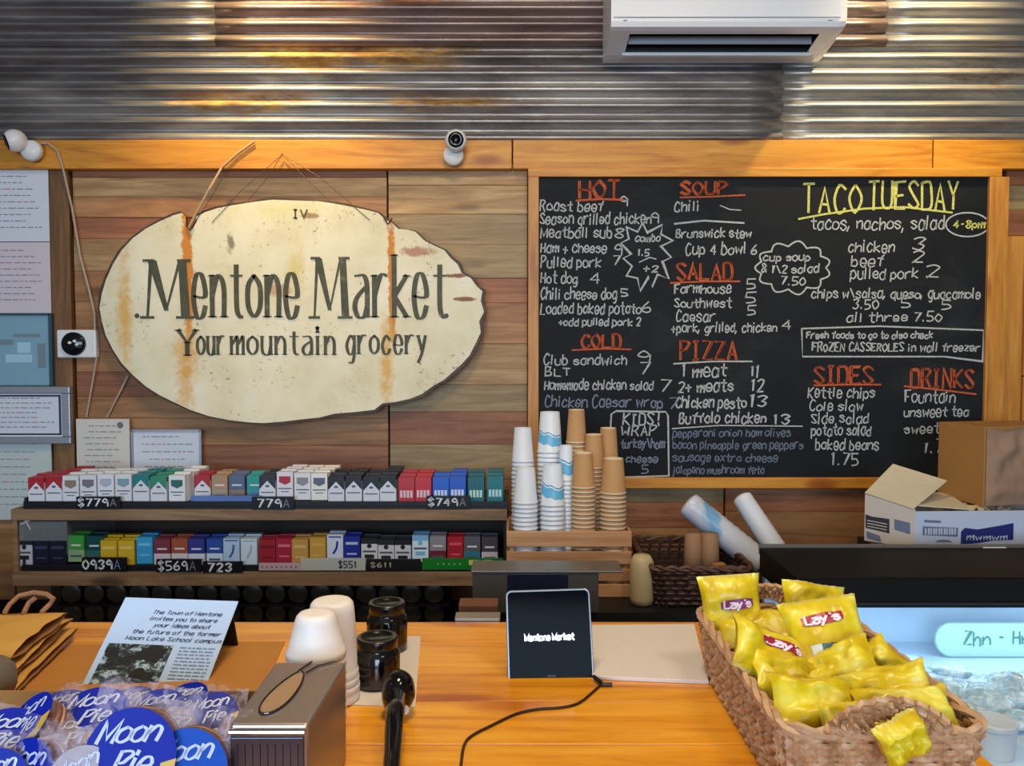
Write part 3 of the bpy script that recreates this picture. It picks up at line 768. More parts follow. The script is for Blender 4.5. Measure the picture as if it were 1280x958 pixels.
# ================================================================== BACK COUNTER (dark), under the menu
m_dk = flat('dark_worktop', '0e0c0c', .6)
m_dkw = wood('dark_stained_wood', '1c120c', '2a1b12', '38261a', rv=.1)
BZ = .745
bc = thing('back_counter', 'dark back counter under the chalkboard carrying the cup crate and baskets', 'counter', (0, 0, 0))
MB().box(-.0145, 1.9, 2.28, 2.955, BZ - .03, BZ).build('worktop', m_dk, bc)
MB().box(0, 1.9, 2.33, 2.94, 0, BZ - .03).build('cabinet', m_dkw, bc)

# ================================================================== PACK SHELF UNIT
YSH = 2.60
m_shelf = wood('shelf_board_wood', '5e4832', '8a6a4c', 'a8886a', rv=.05, rough=.6)
XL, XR = xpx(9, YSH), xpx(634, YSH)
unit = thing('pack_shelf', 'brown two-board wooden shelf unit of small packs below the oval sign', 'shelf', (0, 0, 0))
zt1 = P(0, 637, YSH).z; zt0 = P(0, 651, YSH).z
zb1 = P(0, 715, YSH).z; zb0 = P(0, 733, YSH).z
MB().box(XL, XR, YSH, 2.955, zt0, zt1).build('shelf_board', m_shelf, unit, bevel=.002)
MB().box(XL, XR, YSH, 2.955, zb0, zb1).build('shelf_board', m_shelf, unit, bevel=.002)
MB().box(XL, XL + .015, YSH + .01, 2.955, zb1, zt0).build('side_panel', m_shelf, unit)
MB().box(XR - .012, XR, YSH + .01, 2.955, zb1, zt0).build('side_panel', m_dk, unit)
MB().box(XL, XR, 2.93, 2.955, zb1, zt0).build('back_panel', m_dkw, unit)
for x in (XL + .01, (XL + XR) / 2, XR - .05):
    MB().box(x, x + .035, 2.80, 2.95, 0, zb0).build('leg', m_dkw, unit)
m_clear = flat('clear_acrylic', 'c8d4da', .08, **{'Alpha': .13})

# pack trays
m_tray = flat('tray_black', '101018', .4)
TZ = zt1 + .001; TX0, TX1 = xpx(24, YSH), xpx(636, YSH)
def tray(label, x0, x1, z, lip):
    t = thing('pack_tray', label, 'tray', (0, 0, 0))
    MB().box(x0, x1, YSH + .005, 2.925, z, z + .008).build('base', m_tray, t)
    MB().box(x0, x1, YSH + .005, YSH + .011, z + .008, z + lip).build('front_lip', m_tray, t, bevel=.001)
    MB().box(x0, x0 + .004, YSH + .011, 2.92, z + .008, z + .035).build('side_wall', m_tray, t)
    return t
tray_u = tray('long black plastic tray holding the upper row of small packs', TX0, TX1, TZ, .024)
LZ = zb1 + .001
tray_l = tray('long black plastic tray holding the lower row of small packs', TX0 - .01, XR - .014, LZ, .02)
PW, PD, PH = .0545, .0225, .088
m_off = flat('pack_white', 'dcdde4', .35, var=.02)
def M_(c): return flat('pack_' + c, c, .35, var=.03)
txt = M_('54586a')
def pack_mesh(style, c1, c2='dcdde4', h=PH):
    """front face at y=0, origin bottom centre"""
    mb = MB(); w = PW / 2 - .0008
    mats = [M_(c2), M_(c1), txt, m_off]
    if style == 'roof':                                   # white carton, coloured top with a roof shape
        mb.box(-w, w, 0, PD, 0, h, 0)
        mb.box(-w - .0002, w + .0002, -.0002, PD + .0002, h * .82, h + .0003, 1)
        for s in (-1, 1): mb.add([(s * w, -.0005, h * .82), (s * w, -.0005, h * .5), (0, -.0005, h * .82)], [(0, 1, 2) if s > 0 else (0, 2, 1)], 1)
        mb.box(-.006, .006, -.0006, 0, h * .58, h * .66, 2)
        mb.box(-w * .8, w * .8, -.0006, 0, h * .36, h * .40, 2)
    elif style == 'band':                                 # white carton, coloured band near the top
        mb.box(-w, w, 0, PD, 0, h, 0)
        mb.box(-w * .72, w * .72, -.0006, 0, h * .62, h * .84, 1); mb.add([(-w * .72, -.0006, h * .62), (w * .72, -.0006, h * .62), (0, -.0006, h * .52)], [(0, 1, 2)], 1)
        mb.box(-w * .8, w * .8, -.0006, 0, h * .36, h * .40, 2); mb.box(-w * .5, w * .5, -.0006, 0, h * .25, h * .28, 2)
    elif style == 'top':                                  # lower part second colour
        mb.box(-w, w, 0, PD, 0, h * .45, 0); mb.box(-w, w, 0, PD, h * .45, h, 1)
        mb.box(-w * .7, w * .7, -.0006, 0, h * .18, h * .26, 2); mb.box(-w * .6, w * .6, -.0006, 0, h * .6, h * .66, 3)
    elif style == 'solid':
        mb.box(-w, w, 0, PD, 0, h, 1)
        mb.box(-w * .75, w * .75, -.0006, 0, h * .68, h * .78, 0); mb.box(-w * .6, w * .6, -.0006, 0, h * .3, h * .36, 0)
    elif style == 'name':                                 # solid with big pale lettering
        mb.box(-w, w, 0, PD, 0, h, 1)
        for k in range(4): mb.box(-w * .8 + k * w * .42, -w * .8 + k * w * .42 + w * .3, -.0006, 0, h * .25, h * .52, 0)
    elif style == 'crest':                                # black top, white face with dark crest
        mb.box(-w, w, 0, PD, 0, h, 0); mb.box(-w - .0002, w + .0002, -.0002, PD, h * .80, h + .0003, 1)
        mb.lathe([(.008, 0), (.0001, .0006)], 10, M=Matrix.Translation((0, 0, h * .72)) @ Matrix.Rotation(PI / 2, 4, 'X'), mi=1)
        mb.box(-w * .8, w * .8, -.0006, 0, h * .48, h * .55, 2); mb.box(-w * .6, w * .6, -.0006, 0, h * .25, h * .4, 1)
    elif style == 'swoosh':
        mb.box(-w, w, 0, PD, 0, h, 0)
        put2d(mb, ribbon([(-w * .2, h * .3), (w * .2, h * .5), (w * .3, h * .75)], .007), lambda a, b: (a, -.0006, b), 1)
        mb.box(-w * .8, w * .8, -.0006, 0, h * .9, h * .95, 1)
    o = mb.build('cigarette_pack', mats)
    return o
ORD = ['first', 'second', 'third', 'fourth', 'fifth', 'sixth', 'seventh', 'eighth', 'ninth', 'tenth', 'eleventh', 'twelfth', '13th', '14th', '15th', '16th', '17th', '18th', '19th', '20th', '21st', '22nd', '23rd', '24th', '25th', '26th', '27th', '28th']
def pack_row(cols, y0, z, which, grp):
    for i, (px, style, c1, c2, dz, dy, nq, desc) in enumerate(cols):
        o = pack_mesh(style, c1, c2)
        yy = y0 + dy
        x = xpx(px, y0) if dy < .05 else xpx(px, yy)
        x = P(px, 600, y0).x
        pitch = PD + .0012; tilt = 0
        o.location = (x, yy, z + dz); o.rotation_euler = (0, 0, random.uniform(-.02, .02))
        tag(o, f'{desc} pack, front row {ORD[i]} from left, {which} tray', 'pack', grp)
        for k in range(1, max(3, round(nq * .72)) if which == 'upper' else 3):
            q = o.copy(); COL.objects.link(q)
            q.location = (x + random.uniform(-.001, .001), yy + k * pitch, z + dz * (1 - k / nq) + (.004 if k % 3 == 2 else 0) + (.006 * k / nq))
            q.rotation_euler = (0, 0, random.uniform(-.02, .02))
            q['label'] = f'{desc} pack queued behind the {ORD[i]} front one, {which} tray'
Rd, Gn, Tl, Bl = 'a82430', '2f8a6a', '1f7c80', '2456b8'
top = [(45, 'roof', Rd, 'dcdde4', 0, 0, 7, 'red and white roof-patterned'), (67, 'roof', Rd, 'dcdde4', .004, 0, 12, 'red-topped white'), (88, 'band', '8a7f70', 'dcdde4', .006, 0, 8, 'white and tan banded'),
       (110, 'band', '77747c', 'dcdde4', .008, 0, 9, 'white and grey banded'), (132, 'band', 'b0b6c8', 'e2e3ea', .011, 0, 10, 'white and silver banded'), (154, 'band', '7ca0a8', 'dcdde4', .011, 0, 10, 'white and pale teal banded'),
       (176, 'roof', Tl, 'dcdde4', .009, 0, 11, 'teal-topped white'), (198, 'roof', Gn, 'dcdde4', .003, 0, 11, 'green-topped white'), (221, 'band', '2c6a60', 'e4e6ea', .007, 0, 12, 'white and dark green banded'),
       (244, 'roof', Rd, 'dcdde4', -.002, .06, 6, 'red-topped set-back'), (266, 'top', 'b08e6c', 'a89a88', -.002, .06, 7, 'tan set-back'), (288, 'top', '5c6a88', '8e7a70', -.002, .06, 5, 'blue-grey set-back'), (311, 'top', '2a9a90', '4a90a8', -.002, .06, 6, 'turquoise set-back'),
       (334, 'roof', '22232c', 'dcdde4', .006, 0, 10, 'black-topped white'), (356, 'band', 'b02838', 'e4dce8', .019, 0, 12, 'tall white and crimson banded'), (378, 'band', '8a8a8c', 'e2e0e4', .015, 0, 12, 'white and mid-grey banded'), (399, 'band', '5a6474', 'e8e6e0', .014, 0, 12, 'white and slate banded'),
       (420, 'roof', '16161e', 'd8dae4', .003, 0, 9, 'black-roofed white'), (442, 'roof', '16161e', 'd8dae4', .005, 0, 11, 'black-roofed white with crest'), (464, 'roof', '12161a', 'd8dae4', .001, 0, 10, 'black-topped pale'), (485, 'roof', '141418', 'd8dae4', .006, 0, 12, 'tall black-roofed white'),
       (508, 'name', 'b82c3a', 'e0c0cc', 0, 0, 9, 'red lettered'), (529, 'name', 'c02a34', 'e0c4cc', .001, 0, 10, 'bright red lettered'), (551, 'name', '1f5fc8', 'cfdcf4', .001, 0, 7, 'blue lettered'), (572, 'name', '2358c4', 'cfdcf4', .003, 0, 11, 'royal blue lettered'),
       (595, 'name', '15606a', 'b8dccc', .001, 0, 8, 'dark teal lettered'), (619, 'name', '147078', 'b0d8dc', .003, 0, 11, 'teal lettered')]
pack_row(top, 2.622, TZ + .0115, 'upper', 'packs in the upper tray')
low = [(28, 'crest', '20222c', 'c4c6d2', 0, 0, 2, 'small white and black'), (49, 'solid', '141830', '3a4468', -.002, 0, 3, 'navy patterned'), (70, 'solid', '12142c', '38405c', -.002, 0, 3, 'dark navy patterned'),
       (91, 'top', '3c9a3c', '8fae80', .012, .01, 6, 'bright green'), (114, 'top', '0f4a4c', '2c6a64', .010, .01, 6, 'dark green'), (134, 'solid', 'd0ac20', 'e4cc70', -.003, 0, 4, 'yellow'), (156, 'solid', 'd4b02a', 'e4cc70', -.003, 0, 4, 'yellow striped'),
       (179, 'solid', '3aa4dc', '7ac8ee', .008, 0, 6, 'sky blue'), (201, 'top', '7c3844', 'd8ccd4', .002, 0, 5, 'burgundy and white'), (223, 'top', 'a0553c', 'dcd4d8', .003, 0, 6, 'rust and white'), (244, 'top', '35388c', 'd8dcec', .002, 0, 8, 'violet-blue and white'),
       (267, 'top', '2c50a4', 'cfe0f4', .003, 0, 8, 'blue and white'), (288, 'swoosh', '40649c', 'b4cdea', .004, 0, 9, 'pale blue swoosh'), (310, 'swoosh', '9cb8c4', 'cfe0ee', .003, 0, 9, 'very pale blue'), (333, 'solid', '9c1c2c', '6e1420', .0, 0, 6, 'dark red'),
       (354, 'solid', 'a4203c', 'd87080', .004, 0, 6, 'crimson'), (374, 'solid', 'c0964c', 'dcb878', .001, 0, 5, 'tan gold'), (396, 'solid', 'c89c40', 'd8b060', .006, .004, 6, 'golden'), (418, 'swoosh', '1830a0', 'd4dcf0', .016, 0, 9, 'tall royal blue and white'), (439, 'solid', '1c2c94', 'b4c0e8', .012, 0, 8, 'tall royal blue'),
       (461, 'crest', '24242a', 'd4d4d8', .004, 0, 8, 'white and black crested'), (482, 'crest', '26262a', 'd0d0d4', 0, 0, 8, 'white and charcoal crested'), (503, 'crest', '1c1c22', 'd0d0d4', .0, 0, 8, 'small white and black crested'), (525, 'crest', '7cb4e0', 'd8e8f4', .014, 0, 8, 'tall white and light blue'),
       (547, 'top', '8c8890', '701828', .012, 0, 7, 'grey over dark red'), (569, 'solid', 'a81828', 'e05060', .010, 0, 8, 'deep red'), (590, 'top', '5c5a66', '2a7890', .010, 0, 8, 'grey over teal'), (612, 'top', '48424a', 'd0c0cc', .008, 0, 8, 'charcoal over pink-white')]
pack_row(low, 2.622, LZ + .0115, 'lower', 'packs in the lower tray')
# clear strip in front of the set-back packs
o = MB().box(xpx(234, 2.60), xpx(324, 2.60), 2.6125, 2.615, TZ + .012, TZ + .042).build('shelf_strip', flat('blue_acrylic', '6a8cd0', .15, **{'Alpha': .75}), tray_u)
# lettered price strips
def price(parent, px0, px1, y0, y1, s, x0=None, x1=None, fc='0b0b10', tc='d8dae0', Y=YSH - .0, cap=9, letter=None, w=1.8):
    a, b = P(px0, y0, Y), P(px1, y1, Y)
    o = MB().box(a.x, b.x, Y - .004, Y + .003, b.z, a.z).build('price_strip', M_(fc), parent)
    mb = MB(); S = Y / F; x0 = x0 or px0 + 4; x1 = x1 or px1 - 4
    p = P(x0, (y0 + y1) / 2 + cap / 2, Y)
    write(mb, s, cap * S, lambda u, v: (p.x + u, Y - .0048, p.z + v), w * S, (x1 - x0) * S, gap=2.2)
    mb.build('price_digits', M_(tc), o)
    if letter:
        mb = MB(); p2 = P(x1 + 3, (y0 + y1) / 2 + cap / 2, Y)
        write(mb, letter, cap * S, lambda u, v: (p2.x + u, Y - .0048, p2.z + v), 1.4 * S, 7 * S)
        mb.build('price_letter', M_('8078b0' if letter == 'A' and s == '0939' else '77777c'), o)
price(tray_u, 96, 151, 621, 635, '$779', 99, 136, letter='A')
price(tray_u, 315, 368, 621, 637, '779', 323, 352, letter='A', cap=10)
price(tray_u, 533, 588, 620, 635, '$749', 536, 572, letter='A')
price(tray_l, 103, 159, 697, 714, '0939', 105, 141, letter='A', cap=11, w=2.2)
price(tray_l, 196, 252, 699, 715, '$569', 199, 235, letter='A', cap=11)
price(tray_l, 254, 304, 702, 716, '723', 261, 290, cap=10, w=2.2)
price(tray_l, 324, 376, 704, 713, '- - - - - - - -', 327, 372, 'c4a4b0', '7a5060', cap=6, w=2)
price(tray_l, 376, 457, 698, 713, '$551', 424, 446, 'b9bcb4', '3a4060', cap=8, w=1.5)
price(tray_l, 458, 526, 699, 713, '$611', 464, 490, '14120f', 'a8a49c', cap=6, w=1.2)
price(tray_l, 528, 629, 698, 712, '- - - - -', 546, 577, '137a24', '9ad86a', cap=6, w=1.6)
mb = MB()
for a, b in ((586, 598), (604, 615)): p, q = P(a, 700, YSH), P(b, 706, YSH); mb.box(p.x, q.x, YSH - .0052, YSH - .004, q.z, p.z)
mb.build('yellow_print', M_('c8d860'), tray_l)
# three small white knobs printed on a dark strip
mb = MB()
for a in (329, 340, 351):
    p = P(a, 699, YSH); mb.lathe([(.004, 0), (.004, .003), (.0001, .004)], 10, M=Matrix.Translation((p.x, YSH + .003, p.z)) @ Matrix.Rotation(PI / 2, 4, 'X'))
# clear box with a cross of tape over the lower left end
t = thing('clear_display_box', 'clear acrylic box with crossed tape at the left end of the lower shelf', 'display box', (0, 0, 0))
x0, x1 = XL + .02, xpx(78, YSH)
a0_, a1_ = LZ + .004, zt0 - .004
MB().box(x1 - .002, x1, 2.608, 2.92, LZ + .052, a1_).build('side_pane', m_clear, t)
MB().box(xpx(18, YSH), x1, 2.606, 2.608, LZ + .10, a1_).build('front_pane', m_clear, t)
mb = MB(); Y = 2.604
put2d(mb, ribbon([(P(30, 648, Y).x, P(30, 648, Y).z), (P(38, 662, Y).x, P(38, 662, Y).z)], .006), lambda a, b: (a, Y, b))
put2d(mb, ribbon([(P(26, 656, Y).x, P(26, 656, Y).z), (P(48, 645, Y).x, P(48, 645, Y).z)], .005), lambda a, b: (a, Y - .0003, b))
mb.build('tape', M_('b0a8a8'), t)
# dark rack of round tins under the lower shelf
m_tin = flat('tin_black', '26231e', .3, .3); m_tin2 = flat('tin_lid', '4a463c', .35, .5)
rack = thing('tin_rack', 'dark wire rack of round tins below the lower shelf board', 'rack', (0, 0, 0))
RX0, RX1 = xpx(60, 2.62), xpx(560, 2.62)
for py in (757, 783):
    z = P(0, py, 2.62).z
    MB().box(RX0, RX1, 2.615, 2.76, z - .004, z).build('rack_shelf', m_black, rack)
MB().box(RX0, RX1, 2.76, 2.768, P(0, 830, 2.62).z, zb0 - .005).build('rack_back', m_black, rack)
def tin(x, z, lab):
    o = MB().lathe([(.0001, 0), (.030, 0), (.032, .003), (.032, .0105), (.034, .0115), (.034, .021), (.031, .023), (.0001, .0225)], 20, M=Matrix.Translation((0, 0, .034)) @ Matrix.Rotation(PI / 2, 4, 'X'), mis=[0, 0, 0, 0, 1, 1, 1]).build('round_tin', [m_tin, m_tin2], smooth=True, loc=(x, 2.66, z))
    return tag(o, lab, 'tin', 'round tins in the dark rack')
proto = tin(0, 0, 'black round tin standing on edge in the dark rack')
rows = [(757, 17, 'upper'), (783, 17, 'lower')]
first = True
for py, n, nm in rows:
    z = P(0, py, 2.62).z
    for k in range(n):
        x = RX0 + .05 + k * (RX1 - RX0 - .1) / (n - 1)
        q = proto if first else proto.copy()
        if not first: COL.objects.link(q)
        first = False
        q.location = (x, 2.66, z + .0003); q['label'] = f'black round tin on edge, {ORD[k]} from the left in the {nm} rack row'

# ================================================================== CRATE AND CUP STACKS
m_crate = wood('crate_pine', 'a8744a', 'c08e62', 'd2a57c', rv=.1, rough=.6, knots=False)
YK = 2.42
cx0, cx1 = xpx(633, YK), xpx(791, YK)
crate = thing('slatted_crate', 'slatted pine crate full of upturned cup stacks below the chalkboard', 'crate', (0, 0, 0))
cd_ = .235
for py0, py1 in [(665, 684), (690, 706), (712, 727), (731, 747)]:
    a, b = P(0, py0, YK).z, P(0, py1, YK).z
    MB().box(cx0, cx1, YK, YK + .009, b, a).build('slat', m_crate, crate, bevel=.002)
    MB().box(cx0, cx1, YK + cd_ - .009, YK + cd_, b, a).build('slat', m_crate, crate, bevel=.002)
    MB().box(cx0, cx0 + .008, YK + .010, YK + cd_ - .010, b, a).build('end_slat', m_crate, crate)
    MB().box(cx1 - .008, cx1, YK + .010, YK + cd_ - .010, b, a).build('end_slat', m_crate, crate)
zc0, zc1 = BZ + .0005, P(0, 665, YK).z
for x in (cx0 + .009, cx1 - .024):
    for y in (YK + .0095, YK + cd_ - .0245): MB().box(x, x + .015, y, y + .015, zc0, zc1 - .002).build('corner_post', m_crate, crate)
MB().box(cx0 + .009, cx1 - .009, YK + .010, YK + cd_ - .010, zc0, zc0 + .008).build('bottom_board', m_crate, crate)
CH = .108
def cup_mats():
    kraft = flat('kraft_paper_cup', 'b98c5c', .7, var=.05); krim = flat('cup_rim', 'd9c6ac', .6)
    wh = flat('white_paper_cup', 'dde0e6', .45, var=.02)
    m = N('printed_cup'); v = m.coord()
    sp = m.t.nodes.new('ShaderNodeSeparateXYZ'); m.l(v, sp.inputs[0])
    wv = m.math('MULTIPLY', m.math('SUBTRACT', m.noise(m.coord((22, 22, 5)), 1.0, 1), .5), .05)
    z = m.math('ADD', sp.outputs['Z'], wv)
    b1 = m.math('MULTIPLY', m.math('GREATER_THAN', z, .026), m.math('LESS_THAN', z, .058))
    b2 = m.math('MULTIPLY', m.math('GREATER_THAN', z, .062), m.math('LESS_THAN', z, .066))
    c = m.mix(b1, srgb('dfe5ec'), srgb('62b0dc')); c = m.mix(b2, c, srgb('3f8cc4'))
    m.l(c, m.b.inputs['Base Color']); m.b.inputs['Roughness'].default_value = .35
    return kraft, krim, wh, m.mat
m_kraft, m_krim, m_whc, m_prt = cup_mats()
def cup_mesh(r0, r1, h, body, rim, name):
    """upturned cup: rim down at z=0, base up"""
    p = [(r0 * .97, .001), (r0 * 1.05, 0), (r0 * 1.07, .0025), (r0 * 1.03, .005), (r0, .006), (r1, h - .001), (r1 * .98, h), (r1 * .93, h), (r1 * .90, h - .008), (.0001, h - .008)]
    return MB().lathe(p, 26, mis=[1, 1, 1, 0, 0, 1, 1, 1, 1]).build(name, [body, rim], smooth=True)
def stack(name, label_top, label_in, body, rim, px0, px1, ptop, Y, zbase, cat='cup', group=None, h=CH, sp=.0135, bpx=None):
    X = (xpx((px0 + px1) / 2, Y)); zt = P(0, ptop, Y).z
    r0 = (px1 - px0) / 2 * Y / F / 1.07
    r1 = r0 * .79
    n = max(1, int((zt - zbase - h) / sp) + 1)
    first = None
    for k in range(n):
        z = zt - h - k * sp
        if first is None: q = cup_mesh(r0, r1, h, body, rim, name); first = q; q['label'] = label_top
        else: q = first.copy(); COL.objects.link(q); q['label'] = label_in
        q.location = (X + random.uniform(-.0006, .0006), Y, z); q.rotation_euler = (0, 0, 0 if body is m_prt and k % 1 == 0 else random.uniform(0, 6))
        q['category'] = cat; q['group'] = group or 'nested cups in the slatted crate'
zi = zc0 + .010
stack('paper_cup', 'top upturned white cup of the front left stack in the crate', 'white cup nested in the front left stack of the crate', m_whc, m_whc, 641, 673, 585, 2.466, zi)
stack('paper_cup', 'top upturned white cup of the tall far-left back stack', 'white cup nested in the tall far-left back stack', m_whc, m_whc, 639, 668, 535, 2.566, zi)
stack('paper_cup', 'top upturned wave-printed cup of the front printed stack', 'blue wave-printed cup nested in the front printed stack', m_prt, m_whc, 675, 707, 581, 2.468, zi, h=.125, sp=.0145)
stack('paper_cup', 'topmost wave-printed cup, on the tallest printed stack in the crate', 'blue wave-printed cup nested in the tallest printed stack', m_prt, m_whc, 671, 704, 515, 2.578, zi, h=.13, sp=.0145)
stack('paper_cup', 'top wave-printed cup of the shorter stack right of the tallest printed one', 'wave-printed cup nested in the shorter back printed stack', m_prt, m_whc, 697, 719, 557, 2.51, zi, h=.11)
stack('paper_cup', 'topmost kraft cup, on the tallest brown stack', 'kraft brown cup nested in the tallest brown stack', m_kraft, m_krim, 707, 734, 512, 2.600, zi)
stack('paper_cup', 'top kraft cup of the middle back brown stack', 'kraft brown cup nested in the middle back brown stack', m_kraft, m_krim, 729, 757, 543, 2.555, zi)
stack('paper_cup', 'top kraft cup of the right back brown stack', 'kraft brown cup nested in the right back brown stack', m_kraft, m_krim, 747, 774, 535, 2.618, zi)
stack('paper_cup', 'top kraft cup of the left front brown stack', 'kraft brown cup nested in the left front brown stack', m_kraft, m_krim, 714, 745, 566, 2.468, zi)
stack('paper_cup', 'top kraft cup of the right front brown stack', 'kraft brown cup nested in the right front brown stack', m_kraft, m_krim, 750, 784, 573, 2.468, zi)
# cream cup sleeve right of the crate
Y = 2.36
o = MB().lathe([(.026, 0), (.034, .004), (.036, .02), (.037, .10), (.034, .13), (.024, .147), (.0001, .15)], 20, c=(0, 0, 0)).build('cup_sleeve', flat('cream_cup', 'c4ae84', .45, var=.08), smooth=True, loc=(P(807, 0, Y).x, Y, BZ + .0005))
tag(o, 'cream wrapped sleeve of cups standing right of the slatted crate', 'cup sleeve')

# grey metal box behind the tablet
m_steel = flat('brushed_steel', '85807c', .38, .75, var=.1); m_bxf = flat('box_front_grey', '5a544e', .35, .4)
Y = 1.95; z1 = P(0, 714, Y).z; x0, x1 = P(587, 0, Y).x, P(783, 0, Y).x
t = thing('metal_box', 'grey brushed metal box standing behind the tablet, below the cup crate', 'metal box', (0, 0, 0))
MB().box(x0, x1, Y, Y + .10, z1 - .006, z1).build('lid', m_steel, t, bevel=.002)
MB().box(x0 + .004, x1 - .06, Y + .004, Y + .095, z1 - .105, z1 - .006).build('body', m_bxf, t)
MB().box(x0 + .09, x0 + .24, Y + .0015, Y + .004, z1 - .1, z1 - .010).build('dark_panel', flat('navy_panel', '141a2c', .25), t)
MB().box(x0 + .004, x1 - .06, Y + .02, Y + .09, .0, z1 - .105).build('stand', m_dkw, t)
t = thing('till_cabinet', 'low dark cabinet directly behind the pine counter', 'cabinet', (0, 0, 0))
MB().box(-.18, .38, 1.56, 1.86, 0, .85).build('body', m_dk, t); MB().box(-.19, .39, 1.55, 1.87, .85, .86).build('top', m_dk, t)
# small boxes and silver bar at the back of the counter
Y = 1.62
o = MB().box(P(571, 0, Y).x, P(622, 0, Y).x, Y, Y + .05, .8605, P(0, 757, Y).z).build('small_carton', flat('brown_carton', '6b4028', .6, var=.2, scale=60), bevel=.002); tag(o, 'small brown carton left of the tablet, behind the counter edge', 'box')
o = MB().box(P(567, 0, 1.53).x, P(625, 0, 1.53).x, 1.508, 1.545, CZ - .01, CZ + .006).build('silver_rail', flat('silver_bar', '9c958c', .3, .6), bevel=.002); tag(o, 'short silver bar along the back edge of the counter', 'bar')

# ================================================================== DARK WICKER BASKET WITH CUP SLEEVES
m_dwick = flat('dark_wicker', '3c2620', .6, var=.3); m_dwick2 = flat('dark_wicker_rim', '5a3a2a', .6, var=.3)
bx0, bx1, by0, by1, bz0, bz1 = P(826, 0, 2.33).x, P(940, 0, 2.33).x, 2.33, 2.68, BZ + .002, P(0, 712, 2.33).z
def rrect(x0, x1, y0, y1, r, n=5):
    pts = []
    for cx, cy, a in [(x1 - r, y1 - r, 0), (x0 + r, y1 - r, 90), (x0 + r, y0 + r, 180), (x1 - r, y0 + r, 270)]:
        for k in range(n + 1):
            t = math.radians(a + 90 * k / n); pts.append((cx + r * math.cos(t), cy + r * math.sin(t)))
    return pts
def resample(pts, step):
    out = []; n = len(pts)
    for i in range(n):
        a, b = Vector(pts[i]), Vector(pts[(i + 1) % n]); l = (b - a).length; k = max(1, int(round(l / step)))
        for j in range(k): out.append(tuple(a + (b - a) * j / k))
    return out
def wicker(name, label, x0, x1, y0, y1, z0, z1, flare, rows, m, mr, step, rs, cat='basket', stake=True):
    t = thing(name, label, cat, (0, 0, 0))
    for i in range(rows):
        f = (i + .5) / rows; e = flare * f
        base = resample(rrect(x0 - e, x1 + e, y0 - e, y1 + e, .03), step)
        if len(base) % 2: base.append(tuple((Vector(base[-1]) + Vector(base[0])) / 2))
        cx, cy = (x0 + x1) / 2, (y0 + y1) / 2; pts = []
        for k, p in enumerate(base):
            s = (1 if (k + i) % 2 else -1) * rs * .55
            q = Vector(base[(k + 1) % len(base)]) - Vector(base[k - 1]); nn = Vector((q.y, -q.x)).normalized()
            pts.append((p[0] + nn.x * s, p[1] + nn.y * s, z0 + (z1 - z0) * f))
        MB().tube(pts, rs * .95, 5, closed=True).build('woven_strand', m, t)
    if stake:
        mb = MB(); a = resample(rrect(x0, x1, y0, y1, .03), step * 2); b = resample(rrect(x0 - flare, x1 + flare, y0 - flare, y1 + flare, .03), step * 2)
        for k in range(min(len(a), len(b))):
            q = b[int(k * len(b) / len(a))]
            mb.tube([(a[k][0], a[k][1], z0), (q[0], q[1], z1)], rs * .8, 4)
        tag(mb.build('stakes', m, t), kind='stuff')
    e = flare
    rp_ = resample(rrect(x0 - e, x1 + e, y0 - e, y1 + e, .03), .012); n = len(rp_)
    for ph in (0, PI):
        pts = [(p[0] + math.cos(k * .9 + ph) * rs * .9, p[1] + math.cos(k * .9 + ph) * rs * .3, z1 + rs + math.sin(k * .9 + ph) * rs * .9) for k, p in enumerate(rp_)]
        MB().tube(pts, rs * 1.1, 5, closed=True).build('rim_strand', mr, t)
    MB().box(x0 + .004, x1 - .004, y0 + .004, y1 - .004, z0, z0 + .004).build('bottom', m, t)
    return t
wicker('dark_wicker_basket', 'dark brown wicker basket on the back counter holding cup sleeves', bx0, bx1, by0, by1, bz0, bz1, .018, 7, m_dwick, m_dwick2, .018, .006)
def sleeve(name, label, pa, Ya, pb, Yb, r0, r1, m, cat='cup sleeve', rings=12):
    a = P(*pa, Ya); b = P(*pb, Yb); d = b - a; n = rings
    pr = []
    for k in range(n):
        f0 = k / n; r = r0 + (r1 - r0) * f0
        pr += [(r, d.length * f0), (r * .955, d.length * (f0 + .86 / n))]
    pr = [(.0001, 0)] + pr + [(r1 * .9, d.length), (r1 * .6, d.length + .006), (.0001, d.length + .007)]
    M = d.to_track_quat('Z', 'Y').to_matrix().to_4x4()
    o = MB().lathe(pr, 20, M=M).build(name, m, smooth=True, loc=a)
    return tag(o, label, cat)
m_slv = N('printed_sleeve'); m = m_slv; sp_ = m.n('ShaderNodeSeparateXYZ'); m.l(m.coord(), sp_.inputs[0]); f = m.math('ADD', m.math('MULTIPLY', sp_.outputs['X'], 3.2), m.math('ADD', .9, m.math('MULTIPLY', m.noise(m.coord((9, 9, 9)), 2.2, 2), .2)))
m.l(m.ramp(f, [(.44, srgb('cfd2dc')), (.5, srgb('6fa9d0')), (.56, srgb('8fb8d8')), (.6, srgb('d4d6de'))]), m.b.inputs['Base Color']); m.b.inputs['Roughness'].default_value = .3; m_slv = m.mat
sleeve('cup_sleeve', 'blue-printed white sleeve of cups leaning left in the dark wicker basket', (952, 706), 2.48, (860, 630), 2.58, .044, .043, m_slv)
sleeve('cup_sleeve', 'plain white sleeve of cups leaning in the dark wicker basket', (985, 712), 2.56, (927, 622), 2.70, .040, .034, m_whc, rings=14)
m_kr2 = flat('kraft_cup_shadow', '9c7656', .7)
